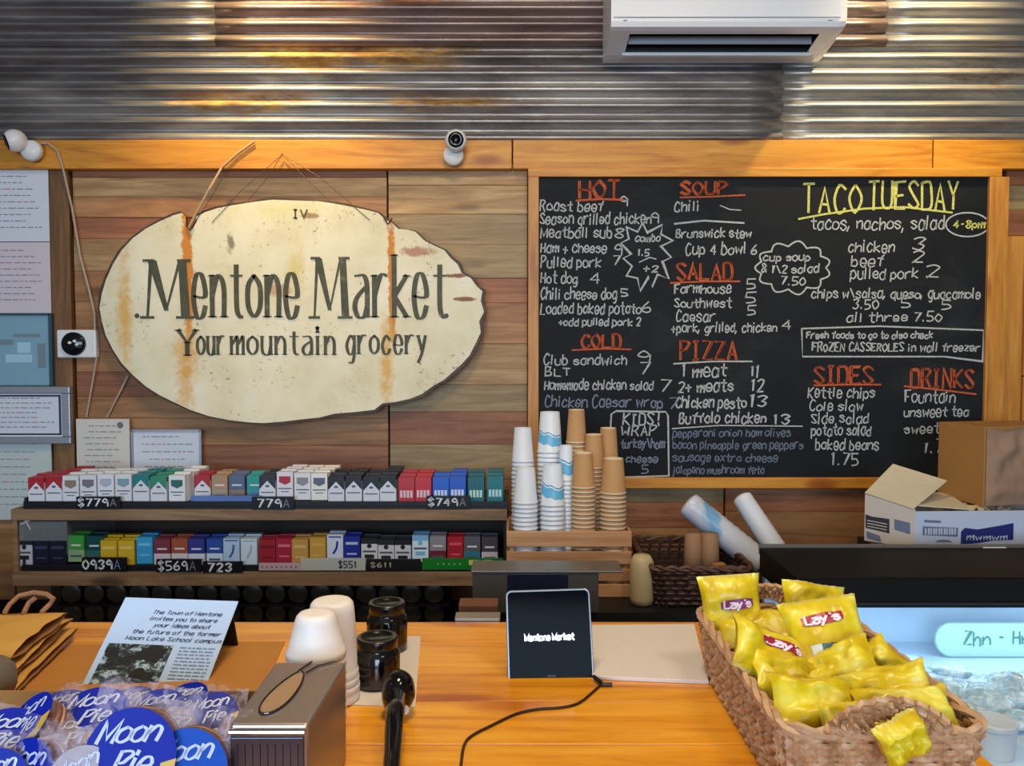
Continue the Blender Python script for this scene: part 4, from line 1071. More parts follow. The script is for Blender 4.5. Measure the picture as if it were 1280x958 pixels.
for px, l in ((866, 'kraft cups standing at the left of the dark wicker basket'), (887, 'kraft cups standing right beside the other kraft bundle in the dark basket')):
    Y = 2.47; p = P(px, 712, Y)
    pr = [(.0001, .0)] + [q for k in range(5) for q in ((.030, .0 + k * .012), (.029, .011 + k * .012))] + [(.030, .06), (.025, .135), (.0001, .135)]
    o = MB().lathe(pr, 20).build('cup_bundle', m_kr2, smooth=True, loc=(p.x, Y, BZ + .012)); o.scale = (1, 1, 1.3); tag(o, 'stack of ' + l, 'cup stack')
m_or = flat('orange_packet', 'a8703c', .5)
for px, py, rz, l in ((898, 712, .3, 'small orange-brown packet in front of the kraft cups in the dark basket'), (912, 716, -.5, 'small orange-brown packet nearest the basket right rim')):
    o = MB().box(-.02, .02, -.012, .012, 0, .02).build('small_packet', m_or, bevel=.005, loc=P(px, py, 2.40)); o.rotation_euler = (0, 0, rz); tag(o, l, 'packet')

# ================================================================== BOXES ON THE RIGHT
YBX = 2.35
rb = thing('riser_cabinet', 'dark raised cabinet behind the deli case under the white carton', 'cabinet', (0, 0, 0))
RZ = P(0, 689, YBX).z
MB().box(xpx(1082, 2.5), 1.95, 2.285, 2.54, BZ + .001, RZ).build('body', m_dkw, rb)
m_carton = flat('white_carton', 'cbbfb4', .7, var=.03); m_cartonin = flat('carton_inside', 'd8cbb0', .8); m_cblue = flat('carton_blue', 'c0c8dc', .6, var=.02)
m_navy = flat('carton_navy', '232a72', .5); m_pgrey = flat('carton_grey_print', '6a7290', .6)
ct = thing('white_carton', 'open white carton with a navy logo on the riser cabinet at right', 'carton', (0, 0, 0))
A = P(1080, 690, 2.48); Bc = P(1143, 690, 2.38); C_ = P(1330, 690, 2.40)
zc = RZ + .0005; H1 = P(0, 638, 2.40).z
def wallq(a, b, z0, z1, th, m, name, par, z1b=None):
    a = Vector((a[0], a[1])); b = Vector((b[0], b[1])); d = (b - a).normalized(); n = Vector((-d.y, d.x)) * th
    z1b = z1 if z1b is None else z1b
    vs = [(a.x, a.y, z0), (b.x, b.y, z0), (b.x, b.y, z1b), (a.x, a.y, z1), (a.x + n.x, a.y + n.y, z0), (b.x + n.x, b.y + n.y, z0), (b.x + n.x, b.y + n.y, z1b), (a.x + n.x, a.y + n.y, z1)]
    return MB().add(vs, [(0, 1, 2, 3), (5, 4, 7, 6), (0, 4, 5, 1), (3, 2, 6, 7), (0, 3, 7, 4), (1, 5, 6, 2)]).build(name, m, par)
Hs = P(0, 618, 2.48).z
wallq(A, Bc, zc, Hs, .003, m_carton, 'side_panel', ct, P(0, 637, 2.38).z)
wallq(Bc, C_, zc, H1, .003, m_cblue, 'front_panel', ct)
Dp = Vector((A.x + (C_.x - Bc.x), 2.66)); Ap = Vector((xpx(1096, 2.66), 2.66))
wallq((Dp.x, Dp.y), (Ap.x, Ap.y), zc, H1 - .02, .003, m_carton, 'back_panel', ct)
wallq((C_.x, C_.y), (Dp.x, Dp.y), zc, H1, .003, m_carton, 'side_panel', ct)
def quad_slab(name, pts, th, m, par, label=None):
    pts = [Vector(p) for p in pts]; n = (pts[1] - pts[0]).cross(pts[3] - pts[0]).normalized() * th
    o = MB().add(pts + [p + n for p in pts], [(3, 2, 1, 0), (4, 5, 6, 7), (0, 1, 5, 4), (1, 2, 6, 5), (2, 3, 7, 6), (3, 0, 4, 7)]).build(name, m, par); return o
quad_slab('open_flap', [P(1081, 617, 2.48), P(1142, 637, 2.38), P(1184, 602, 2.52), P(1116, 581, 2.62)], .003, m_cartonin, ct)
quad_slab('top_flap', [P(1148, 633, 2.40), P(1215, 638, 2.40), P(1185, 618, 2.60), P(1160, 616, 2.60)], .003, m_cartonin, ct)
def on_edge(a, b, py0, px, off=.0012):           # point on a vertical carton face for a frame pixel column
    a2, b2 = Vector((a.x, a.y)), Vector((b.x, b.y)); u = (px - 640) / F
    # solve (a + t(b-a)).x / y = u'
    best = 0; bd = 9
    for k in range(201):
        t = k / 200; q = a2 + (b2 - a2) * t; p = P(px, py0, q.y)
        if abs(p.x - q.x) < bd: bd = abs(p.x - q.x); best = t
    q = a2 + (b2 - a2) * best; n = Vector((b2 - a2).normalized()); n = Vector((n.y, -n.x)) * off
    return (q.x + n.x, q.y + n.y, P(px, py0, q.y).z)
def face_poly(mb, a, b, pts, mi=0, off=.0012): mb.add([on_edge(a, b, y, x, off) for x, y in pts], [tuple(range(len(pts)))[::-1]], mi)
mb = MB()
face_poly(mb, Bc, C_, [(1201, 665), (1206, 660), (1222, 662), (1245, 658), (1267, 654), (1266, 675), (1240, 676), (1222, 679), (1201, 681)])
mb.build('logo_plate', m_navy, ct)
mb = MB()
for pts in text2d('mwmwm', 8, 50, .2, .1): put2d(mb, ribbon([(1208 + a, 675 - b * .9) for a, b in pts[0]], 1.3), lambda x, y: on_edge(Bc, C_, y, x, .002))
mb.build('logo_lettering', m_cblue, ct)
mb = MB()
face_poly(mb, Bc, C_, [(1155, 650), (1176, 651), (1176, 654), (1155, 653)]); face_poly(mb, Bc, C_, [(1153, 658), (1197, 660), (1197, 671), (1153, 669)]); face_poly(mb, Bc, C_, [(1168, 678), (1190, 678), (1186, 675), (1173, 675)])
mb.build('grey_print', m_pgrey, ct)
mb = MB()
for k in range(12): face_poly(mb, Bc, C_, [(1156 + k * 3.3, 660.5), (1158 + k * 3.3, 660.6), (1158 + k * 3.3, 668.5), (1156 + k * 3.3, 668.3)], off=.0018)
mb.build('grey_print_gaps', m_cblue, ct)
mb = MB()
face_poly(mb, A, Bc, [(1082, 643), (1090, 646), (1112, 649), (1112, 667), (1100, 664), (1082, 660)])
mb.build('side_logo', flat('carton_black', '30303c', .6), ct)
mb = MB()
face_poly(mb, A, Bc, [(1118, 649), (1138, 654), (1138, 668), (1118, 662)]); face_poly(mb, A, Bc, [(1083, 664), (1100, 670), (1102, 678), (1084, 673)])
tag(mb.build('side_print', m_pgrey, ct), kind='stuff')
mb = MB()
for k in range(3): face_poly(mb, A, Bc, [(1084, 650 + k * 3.6), (1109, 655 + k * 3.6), (1109, 656 + k * 3.6), (1084, 651 + k * 3.6)], off=.0018)
mb.build('side_logo_lines', m_carton, ct)
# crumpled paper in the carton
random.seed(3)
mb = MB(); n = 12; base = P(1205, 634, 2.5)
vs = [(base.x - .05 + .16 * i / n, 2.44 + .14 * j / n, H1 - .03 + random.uniform(0, .035)) for i in range(n + 1) for j in range(n + 1)]
mb.add(vs, [(i * (n + 1) + j, (i + 1) * (n + 1) + j, (i + 1) * (n + 1) + j + 1, i * (n + 1) + j + 1) for i in range(n) for j in range(n)])
o = mb.build('packing_paper', flat('packing_paper', 'cbb083', .8, var=.15), loc=(0, 0, 0)); tag(o, 'crumpled tan packing paper inside the open white carton', 'paper')
# brown carton standing in the white one
bcn = thing('brown_carton', 'brown cardboard box with crumpled brown paper front, atop the white carton at right', 'carton', (0, 0, 0))
m_card = flat('cardboard', 'a8763c', .75, var=.06); m_bagp = wood('kraft_bag', '8a6a50', 'a07e62', 'b4967a', rv=0, knots=False)
m_bagp = flat('kraft_bag_paper', 'a28068', .7, var=.15, scale=12)
z0b = H1 + .003
A2 = P(1171, 640, 2.62); B2 = P(1229, 640, 2.44); C2 = P(1330, 640, 2.50)
zt_ = P(0, 531, 2.52).z
D2 = Vector((A2.x + C2.x - B2.x, A2.y + .06))
out2 = [(A2.x, A2.y), (B2.x, B2.y), (C2.x, C2.y), (D2.x, D2.y)]
mb = MB(); vs = [(x, y, z0b) for x, y in out2] + [(x, y, zt_) for x, y in out2]
mb.add(vs, [(3, 2, 1, 0), (4, 5, 6, 7), (0, 1, 5, 4), (1, 2, 6, 5), (2, 3, 7, 6), (3, 0, 4, 7)])
mb.build('box_body', m_card, bcn, bevel=.002)
# crumpled bag paper over the front face
nx, nz = 26, 20; a2, b2 = Vector((B2.x, B2.y)), Vector((C2.x, C2.y)); d = b2 - a2; nn = Vector((d.y, -d.x)).normalized(); vs = []
from mathutils import noise as mno
for i in range(nx + 1):
    for j in range(nz + 1):
        u, w_ = i / nx, j / nz
        q = a2 + d * (u * .98 + .01); r = mno.noise(Vector((u * 5, w_ * 4, 3.3))) + .5 * mno.noise(Vector((u * 11, w_ * 9, 1)))
        o_ = .004 + .011 * (r + .6) * min(1, u * 12) * min(1, (w_) * 6)
        z = z0b + .002 + (zt_ - z0b - .004) * w_ - (.008 * abs(math.sin(u * 7)) if j == nz else 0)
        vs.append((q.x + nn.x * o_, q.y + nn.y * o_, z))
mb = MB(); mb.add(vs, [(i * (nz + 1) + j, (i + 1) * (nz + 1) + j, (i + 1) * (nz + 1) + j + 1, i * (nz + 1) + j + 1) for i in range(nx) for j in range(nz)])
mb.build('crumpled_paper_front', m_bagp, bcn, smooth=True)

# ================================================================== DELI CASE
random.seed(11)
case = thing('deli_case', 'black-topped glass deli display case lit cool white at lower right', 'display case', (0, 0, 0))
DX0, DX1 = .684, 2.3
m_blk = flat('case_black', '0a0a0c', .3); m_blktop = flat('case_top_black', '130f0d', .5, **{'Specular IOR Level': .2})
m_in = flat('case_inside', 'c3dcf2', .35, var=.03); m_edge = flat('case_edge_steel', '8a837a', .35, .6)
hz1, hz0 = P(0, 722, 1.90).z, P(0, 759, 1.90).z
MB().box(DX0, DX1, 1.90, 2.19, hz0, hz1).build('hood', m_blktop, case, bevel=.002)
MB().box(DX0 + .002, DX1, 1.894, 1.8995, hz0, hz1 - .003).build('hood_front', m_blk, case)
MB().box(DX0, DX1, 1.888, 1.8935, hz0 + .008, hz0 + .013).build('hood_trim', flat('trim_grey', '3a3a44', .3, .5), case)
MB().box(DX0, DX1, 2.19, 2.20, hz1 - .02, hz1 + .008).build('rear_lip', m_edge, case, bevel=.001)
tg = MB().box(xpx(1233, 2.19), xpx(1262, 2.19), 2.186, 2.1895, P(0, 692, 2.19).z, P(0, 684, 2.19).z).build('price_tag', m_white, case)
mb = MB(); mb.box(DX0 + .01, DX1, 2.17, 2.19, .70, hz0); mb.build('rear_panel', m_in, case)
MB().box(DX0 + .01, DX1, 1.46, 2.17, .69, .70).build('deck', m_in, case)
MB().box(DX0, DX1, 1.44, 2.19, .05, .685).build('base_cabinet', m_blk, case)
MB().prism([(0, 0), (1, 0), (1, 1), (0, 1)], 0, 1)
# left end: black frame + glass
end = [(1.46, .70), (2.17, .70), (2.17, hz0), (1.90, hz0)]
def yz_prism(pts, x0, x1, name, m):
    n = len(pts); vs = [(x0, y, z) for y, z in pts] + [(x1, y, z) for y, z in pts]
    fs = [tuple(range(n - 1, -1, -1)), tuple(range(n, 2 * n))] + [(i, (i + 1) % n, n + (i + 1) % n, n + i) for i in range(n)]
    return MB().add(vs, fs).build(name, m, case)
yz_prism([(1.50, .705), (2.165, .705), (2.165, hz0 - .002), (1.905, hz0 - .002)], DX0 + .012, DX0 + .018, 'end_glass', flat('end_glass', 'cfe4f4', .05, **{'Alpha': .25}))
MB().tube([(DX0 + .006, 1.45, .70), (DX0 + .006, 1.895, hz0)], .006, 6).build('end_frame', m_blk, case)
m_gl = N('case_glass'); m_gl.b.inputs['Base Color'].default_value = (.8, .9, 1, 1); m_gl.b.inputs['Roughness'].default_value = .03; m_gl.b.inputs['Alpha'].default_value = .10; m_gl = m_gl.mat
MB().add([(DX0 + .012, 1.45, .702), (DX1, 1.45, .702), (DX1, 1.893, hz0 + .001), (DX0 + .012, 1.893, hz0 + .001)], [(0, 1, 2, 3)]).build('front_glass', m_gl, case)
MB().box(DX0 + .03, DX1 - .02, 1.96, 1.98, hz0 - .008, hz0 - .0005).build('light_tube', emit('case_tube', 'd6ecff', 4), case)
l = area('case_light', (1.4, 1.97, hz0 - .012), (1.4, 1.93, .7), 1.4, .05, 2.6, (.5, .78, 1))
# contents
m_wrap = N('plastic_wrap'); m = m_wrap; f = m.noise(m.coord((30, 30, 30)), 1.2, 3, .6, 1)
m.l(m.ramp(f, [(.35, srgb('8fb6c4')), (.55, srgb('c6dde4')), (.7, srgb('e8f4f6'))]), m.b.inputs['Base Color']); m.b.inputs['Roughness'].default_value = .18; m.bump(f, .8, .004); m_wrap = m.mat
def blob(name, label, cat, c, sx, sy, sz, m, rz=0, seed=0, amp=.25, par=None):
    mb = MB(); nu, nv = 20, 12; vs = []
    for j in range(nv + 1):
        for i in range(nu):
            a, b = 2 * PI * i / nu, PI * j / nv - PI / 2
            d = Vector((math.cos(a) * math.cos(b), math.sin(a) * math.cos(b), math.sin(b)))
            r = 1 + amp * mno.noise(d * 2.1 + Vector((seed, 0, 0))) + amp * .4 * mno.noise(d * 5 + Vector((0, seed, 0)))
            z = max(d.z * r * sz, -sz * .8)
            vs.append((d.x * r * sx, d.y * r * sy, z))
    fs = [(j * nu + i, j * nu + (i + 1) % nu, (j + 1) * nu + (i + 1) % nu, (j + 1) * nu + i) for j in range(nv) for i in range(nu)]
    mb.add(vs, fs); o = mb.build(name, m, par, smooth=True, loc=c); o.rotation_euler = (0, 0, rz)
    if label: tag(o, label, cat)
    return o
# large oval label card standing against the rear
Yc = 2.06
c = P(1252, 815, Yc); cardt = thing('oval_card', 'pale green-white rounded card with greenish writing standing at the back of the deli case', 'card', tuple(c))
w2, h2 = .175, .044
o2 = [(max(-w2 + h2, min(w2 - h2, 0)) , 0)]
pts = []
for k in range(12): a = PI / 2 + PI * k / 11; pts.append((-w2 + h2 + h2 * math.cos(a), h2 * math.sin(a)))
for k in range(12): a = -PI / 2 + PI * k / 11; pts.append((w2 - h2 + h2 * math.cos(a), h2 * math.sin(a)))
MB().prism(pts, 0, .006).build('card', flat('card_pale', 'b9dcd4', .4, var=.05), cardt)
mb = MB(); put2d(mb, ribbon(pts + [pts[0]], .0035), lambda a, b: (a, -.001, b)); mb.build('card_border', flat('card_border', '7fa6a4', .5), cardt)
mb = MB(); write(mb, 'Zhn - Hmn', .034, lambda a, b: (-.10 + a, -.0015, -.012 + b), .0045, .2, .3, .1); mb.build('card_writing', flat('card_green', '3d8c7c', .5), cardt)
cardt.rotation_euler = (-.12, 0, 0); cardt.location.z = max(cardt.location.z, .702 + h2)
items = [(1150, 850, .060, .035, .020, 'first'), (1190, 838, .05, .03, .018, 'a'), (1205, 862, .06, .04, .022, 'b'), (1240, 855, .05, .04, .02, 'c'), (1270, 872, .05, .04, .024, 'd'), (1165, 880, .05, .04, .02, 'e'), (1215, 885, .05, .035, .02, 'f'), (1130, 825, .04, .03, .016, 'g'), (1300, 850, .06, .04, .024, 'h'), (1280, 900, .05, .035, .02, 'i'), (1340, 880, .06, .04, .024, 'j')]
where = ['near the basket rim, middle of the heap', 'just left below the pale oval card', 'left of centre in the front of the heap', 'right of centre below the oval card', 'at the right frame edge beside the brown-edged one', 'closest to the wicker basket', 'above the white round tub', 'furthest left at the back', 'just beyond the right edge of view', 'right of the white round tub', 'far right of the heap']
items += [(1120, 850, .05, .04, .022, 'k'), (1178, 862, .055, .04, .03, 'l'), (1230, 875, .055, .045, .032, 'm'), (1260, 858, .05, .04, .034, 'n'), (1195, 900, .055, .04, .03, 'o')]
where += ['in the heap, touching the basket side', 'on top of the heap left of the oval card', 'on top of the heap above the round tub', 'on top of the heap under the oval card', 'in front between basket and round tub']
for k, (px, py, sx, sy, sz, nm) in enumerate(items):
    p = PZ(px, py, .70 + sz)
    blob('wrapped_sandwich', f'cling-wrapped food parcel in deli case, {where[k]}', 'food parcel', (p.x, min(p.y, 2.08), .70 + sz * .82), sx, sy, sz, m_wrap, random.uniform(-.5, .5), k, .3)['group'] = 'wrapped food parcels in the deli case'
p = PZ(1262, 848, .74); blob('sandwich_roll', 'tan bread roll end showing among the wrapped parcels in the deli case', 'bread roll', (p.x, p.y, .742), .03, .02, .012, flat('bread_tan', 'b98a5c', .6), .2, 5, .15)
p = P(1243, 905, 1.56)
o = MB().lathe([(.0001, 0), (.036, 0), (.040, .055), (.042, .058), (.042, .066), (.038, .069), (.0001, .069)], 28).build('round_tub', flat('tub_white', 'c9cfd2', .3, var=.02), smooth=False, loc=(p.x, 1.56, .7003), bevel=.001)
tag(o, 'white round lidded tub at the front of the deli case right of the basket', 'tub')

# ================================================================== WICKER BASKET OF CHIP BAGS
m_wick = N('wicker_tan'); m = m_wick; f = m.noise(m.coord((60, 60, 60)), 1, 4, .6); oi = m.t.nodes.new('ShaderNodeObjectInfo')
cc = m.ramp(f, [(.3, srgb('8e6440')), (.5, srgb('bd9066')), (.72, srgb('dcbc98'))]); m.l(cc, m.b.inputs['Base Color']); m.b.inputs['Roughness'].default_value = .6; m_wick = m.mat
m_wick2 = flat('wicker_rim_tan', 'c39c78', .6, var=.25, scale=70)
bxa, bxb, bya, byb = .312, .514, .872, 1.272
bz0, bz1 = CZ + .0006, 1.078
wb = wicker('wicker_basket', 'tan rectangular wicker basket with arched end handles, full of yellow chip bags', bxa, bxb, bya, byb, bz0, bz1, .012, 12, m_wick, m_wick2, .013, .0045)
def arch(y, sgn_):
    cx = (bxa + bxb) / 2
    for k, (a, b) in enumerate([(.030, .022), (.039, .028), (.048, .034), (.057, .039)]):
        pts = []
        for j in range(25):
            t = PI * j / 24
            pts.append((cx + a * math.cos(t) * (1 + .25 * (1 - math.sin(t)) * (k / 3)), y + (.0035 if (j + k) % 2 else -.0035), bz1 + .002 + b * math.sin(t)))
        MB().tube(pts, .0047, 5).build('handle_strand', m_wick, wb)
arch(bya - .013, -1); arch(byb + .013, 1)
# yellow chip bags
m_yel = N('chip_bag_film'); m = m_yel; v = m.coord((25, 25, 25), rnd=9); f = m.noise(v, 1, 3, .5)
m.l(m.ramp(f, [(.3, srgb('c8a60e')), (.5, srgb('e0c81c')), (.7, srgb('efe468'))]), m.b.inputs['Base Color']); m.b.inputs['Roughness'].default_value = .33; m.b.inputs['Metallic'].default_value = 0; m_yel = m.mat
m_seal = flat('bag_seal_pale', 'dccb6a', .3, .2); m_red = flat('bag_logo_red', 'a82438', .35); m_pink = flat('bag_logo_purple', '8a3a78', .4); m_lw = flat('bag_logo_white', 'f0dcec', .5); m_gb = flat('bag_green_blue', '4c7480', .4); m_wht = flat('bag_white_print', 'd8dcd0', .4)
def bag(label, loc, rot, w, h, seed, logo=None, extra=False, crum=1.0, scale=1):
    t = thing('chip_bag', label, 'chip bag', loc, rot=rot, group='yellow chip bags in the wicker basket')
    nu, nv = 22, 24
    def surf(u, v_, side):                      # u,v in -1..1; side +1 front
        x = u * w / 2; z = v_ * h / 2
        k = max(0, 1 - abs(v_) ** 3.2) * max(0, 1 - abs(u) ** 4) ** .6
        n_ = mno.noise(Vector((u * 2.2 + seed * 3.1, v_ * 2.2, side * .7 + seed)))
        n2 = mno.noise(Vector((u * 5 + seed, v_ * 3.5 + seed * 2, side)))
        pull = 1 - .10 * (1 - abs(v_) ** 2) * abs(u) ** 2
        y = -side * (.018 * k + .007 * crum * n_ * k + .003 * crum * n2 * (k + .15))
        y += .010 * crum * mno.noise(Vector((u * 1.3, v_ * 1.3, seed * 1.7)))
        ridge = .0018 * math.sin(u * 26) * (1 if abs(v_) > .86 else 0)
        return Vector((x * pull, y + ridge, z))
    mb = MB()
    for side in (1, -1):
        vs = [surf(-1 + 2 * i / nu, -1 + 2 * j / nv, side) for i in range(nu + 1) for j in range(nv + 1)]
        k = len(mb.v); mb.v += [tuple(p) for p in vs]
        for i in range(nu):
            for j in range(nv):
                q = [k + i * (nv + 1) + j, k + (i + 1) * (nv + 1) + j, k + (i + 1) * (nv + 1) + j + 1, k + i * (nv + 1) + j + 1]
                mb.f.append(q if side > 0 else q[::-1]); mb.m.append(1 if j in (0, nv - 1) else 0)
    mb.build('bag_film', [m_yel, m_seal], t, smooth=True)
    if logo:
        def on(a, b, off=.0008): p = surf(a, b, 1); return (p.x, p.y - off, p.z)
        plate, cx, cy = logo
        mb = MB(); pl = []
        n = 10
        for i in range(n):
            a0, a1 = -1 + 2 * i / n, -1 + 2 * (i + 1) / n
            for r0, r1 in ((-1, -.5), (-.5, 0), (0, .5), (.5, 1)):
                hh = lambda a: .17 * (1 - .35 * abs(a) ** 3)
                sk = lambda a: .03 * a
                put2d(mb, [[(cx + a0 * .52, cy + sk(a0) + r0 * hh(a0)), (cx + a1 * .52, cy + sk(a1) + r0 * hh(a1)), (cx + a1 * .52, cy + sk(a1) + r1 * hh(a1)), (cx + a0 * .52, cy + sk(a0) + r1 * hh(a0))]], lambda a, b: on(a, b, .0010))
        mb.build('logo_plate', plate, t)
        mb = MB()
        olda = G['a']; G['a'] = [(q_[0] == '~', [(int(p_[0]), int(p_[1]) - 2) for p_ in q_.lstrip('~').split()]) for q_ in SER['a'].split('/')]
        for pts, sm, ch in text2d("Lay's", .24, .84, gap=1.0, n=3): put2d(mb, ribbon([(cx - .42 + a, cy - .11 + b + .03 * (a - .4)) for a, b in pts], .066), lambda a, b: on(a, b, .0019))
        G['a'] = olda; mb.build('logo_lettering', m_lw, t)
        if extra:
            mb = MB()
            for i in range(8):
                a0, a1 = -.5 + .13 * i, -.5 + .13 * (i + 1)
                put2d(mb, [[(a0, -.62), (a1, -.62), (a1, -.38), (a0, -.38)]], lambda a, b: on(a, b, .0010), 0 if i in (0, 1, 5, 6, 7) else 1)
            mb.build('bag_picture', [m_wht, m_gb], t)
    return t
def at(px, py, z): p = PZ(px, py, z); return (p.x, p.y, p.z)
R = math.radians
bag('upright yellow chip bag with pinkish logo standing at the back left basket corner', at(914, 757, 1.103), (R(-14), 0, R(6)), .098, .093, 1, (m_pink, .15, .05), crum=.7).rotation_euler = (R(-14), R(-5), R(-4))
bag('folded yellow chip bag behind the large red-logo bag at the back of the basket', at(1018, 765, 1.105), (R(-25), R(8), R(4)), .105, .085, 2, None, crum=1.2)
bag('large yellow chip bag with red logo and small picture, back right of the basket', at(1032, 792, 1.11), (R(-38), R(-10), R(-6)), .11, .10, 3, (m_red, -.05, .30), True, .6)
bag('yellow chip bag lying flat just below the upright pink-logo bag', at(940, 787, 1.075), (R(-75), R(-12), R(-8)), .115, .07, 4)
bag('yellow chip bag lying diagonally in the middle with its red logo turned down left', at(963, 820, 1.096), (R(-45), R(30), R(10)), .125, .082, 5, (m_red, .15, .28), crum=1.1)
bag('crumpled yellow chip bag along the left wall in the middle of the basket', at(985, 848, 1.075), (R(-55), R(22), R(14)), .125, .08, 6, crum=1.5)
bag('yellow chip bag with folded golden side lying right of the basket middle', at(1052, 842, 1.078), (R(-45), R(-35), R(-25)), .10, .075, 7, crum=1.6)
bag('narrow golden chip bag tucked against the right wall of the basket', at(1092, 838, 1.07), (R(-40), R(-50), R(-15)), .085, .06, 8, crum=1.5)
bag('yellow chip bag at the left wall in the front half, rounded corner up', at(1018, 882, 1.080), (R(-58), R(8), R(0)), .11, .078, 9, crum=1.2)
bag('yellow chip bag with pale end sticking out towards the right wall', at(1108, 862, 1.085), (R(-52), R(-16), R(-12)), .11, .06, 10, crum=1.2)
bag('yellow chip bag in the front right, just behind the arched front handle', at(1130, 887, 1.08), (R(-60), R(-6), R(-5)), .115, .06, 11, crum=1.3)
bag('small yellow chip bag corner at the front left, beside the front handle', at(1062, 905, 1.075), (R(-50), R(-5), R(0)), .07, .05, 12, crum=1.4)
bag('yellow chip bag poking out through the front handle opening', at(1127, 925, 1.085), (R(-10), R(-20), R(10)), .058, .045, 13, crum=1.3)
bag('shaded tan-yellow bag end lying flat at the front right of the basket', at(1172, 897, 1.052), (R(-70), R(0), R(0)), .05, .035, 14, crum=1)
bag('deep yellow chip bag lying low beneath the others near the middle', at(1050, 866, 1.05), (R(-80), R(20), R(30)), .11, .08, 15, crum=1)
bag('yellow chip bag lying low at the back beneath the large red-logo bag', at(985, 812, 1.05), (R(-80), R(-20), R(-30)), .13, .10, 16, crum=1)

# ================================================================== TABLET AND CABLE, PAPERS
tc = P(687, 798, 1.262)
tb = thing('tablet', 'small black tablet terminal on its stand, showing white text on a black screen', 'tablet', tuple(tc), rot=(R(-18), R(-1.2), R(2)))
def rr(w, h, r, n=6):
    pts = []
    for cx, cz, a in [(w - r, h - r, 0), (-w + r, h - r, 90), (-w + r, -h + r, 180), (w - r, -h + r, 270)]:
        for k in range(n + 1): t = R(a + 90 * k / n); pts.append((cx + r * math.cos(t), cz + r * math.sin(t)))
    return pts
MB().prism(rr(.0685, .0755, .009), 0, .009).build('casing', flat('tablet_edge', '77787c', .3, .7), tb, bevel=.001)
MB().prism(rr(.0655, .0725, .007), -.0012, 0).build('screen', flat('tablet_screen', '020308', .1, var=0, **{'Specular IOR Level': .04}), tb)
mb = MB(); write(mb, 'Mentone Market', .0095, lambda a, b: (a, -.0018, -.003 + b), .0026, .078, center=True, gap=1.2)
mb.build('screen_text', emit('screen_text', 'dfe6ff', 1.2), tb)
mb = MB(); write(mb, 'oooo', .003, lambda a, b: (a, -.0018, -.058 + b), .0008, .012, center=True); mb.build('screen_mark', flat('screen_dim', '2a2c38', .4), tb)
MB().box(-.03, .03, .0095, .05, -.074, -.068).build('stand_foot', m_black, tb, bevel=.002)
MB().add([(-.02, .010, .0), (.02, .010, .0), (.02, .05, -.07), (-.02, .05, -.07), (-.02, .014, .0), (.02, .014, .0), (.02, .056, -.07), (-.02, .056, -.07)], [(3, 2, 1, 0), (4, 5, 6, 7), (0, 1, 5, 4), (1, 2, 6, 5), (2, 3, 7, 6), (3, 0, 4, 7)]).build('stand_strut', m_black, tb)
m_cab = flat('cable_brown_black', '2e1610', .45)
cz = CZ + .0022
cpts = [PZ(a, b, cz) for a, b in [(745, 848), (752, 854), (738, 868), (722, 880), (700, 885), (672, 887), (645, 893), (615, 907), (590, 920), (580, 932), (576, 958), (571, 1000)]]
cc_ = []
for i in range(len(cpts) - 1):
    a, b, c, d = cpts[max(i - 1, 0)], cpts[i], cpts[i + 1], cpts[min(i + 2, len(cpts) - 1)]
    for k in range(4):
        t = k / 4; cc_.append(.5 * (2 * b + (c - a) * t + (2 * a - 5 * b + 4 * c - d) * t * t + (3 * b - a - 3 * c + d) * t ** 3))
cc_.append(cpts[-1])
t = thing('charging_cable', 'thin dark cable curving over the counter from the tablet to the front', 'cable', (0, 0, 0))
MB().tube(cc_, .0019, 6).build('cord', m_cab, t)
MB().tube([PZ(742, 846, CZ + .006), PZ(754, 856, CZ + .0045), PZ(765, 856, CZ + .004)], .0032, 8).build('plug', m_black, t)
def counter_sheet(name, label, pts, th, m, z=CZ + .0004, cat='paper', bevel=0):
    q = [PZ(a, b, z) for a, b in pts]
    vs = [(p.x, p.y, z) for p in q] + [(p.x, p.y, z + th) for p in q]; n = len(q)
    fs = [tuple(range(n - 1, -1, -1)), tuple(range(n, 2 * n))] + [(i, (i + 1) % n, n + (i + 1) % n, n + i) for i in range(n)]
    o = MB().add(vs, fs).build(name, m, bevel=bevel); tag(o, label, cat); return o
m_sheet = flat('sheet_white', 'd9cec8', .6, var=.02)
counter_sheet('paper_stack', 'flat white stack of paper on the counter between tablet and wicker basket', [(886, 856), (740, 850), (739, 785), (868, 784)], .006, m_sheet, bevel=.001)
counter_sheet('white_paper', 'white sheet of paper lying under the two black jars', [(519, 884), (437, 882), (450, 797), (526, 796)], .001, m_sheet)
m_kb = flat('kraft_board', 'be803a', .7, var=.08, scale=14)
counter_sheet('kraft_sheet', 'flat brown kraft sheet on the counter beneath the standing flyer', [(322, 880), (-60, 900), (-60, 860), (92, 808), (356, 803)], .0015, m_kb)

# black jars
m_jar = flat('black_glass', '07070a', .12, var=0); m_jar.node_tree.nodes['Principled BSDF'].inputs['Specular IOR Level'].default_value = .8
def jar(label, px, pyb, r, h):
    p = PZ(px, pyb, CZ); t = thing('black_jar', label, 'jar', (p.x, p.y + r, CZ + .0016))
    MB().lathe([(.0001, 0), (r * .9, 0), (r * .98, .004), (r, .010), (r, h * .66), (r * .93, h * .72), (r * .84, h * .76), (r * .84, h * .79)], 32).build('body', m_jar, t, smooth=True)
    MB().lathe([(r * .86, h * .79), (r * .9, h * .80), (r * .9, h * .97), (r * .87, h), (r * .70, h), (r * .66, h * .965), (.0001, h * .96)], 32).build('lid', flat('jar_lid', '0c0d10', .2), t, smooth=True)
    MB().lathe([(r * .72, h * 1.0), (r * .78, h * 1.012), (r * .86, h * 1.0)], 32).build('lid_rim', flat('jar_rim', '3c3e38', .3, .4), t, smooth=True)
    return t
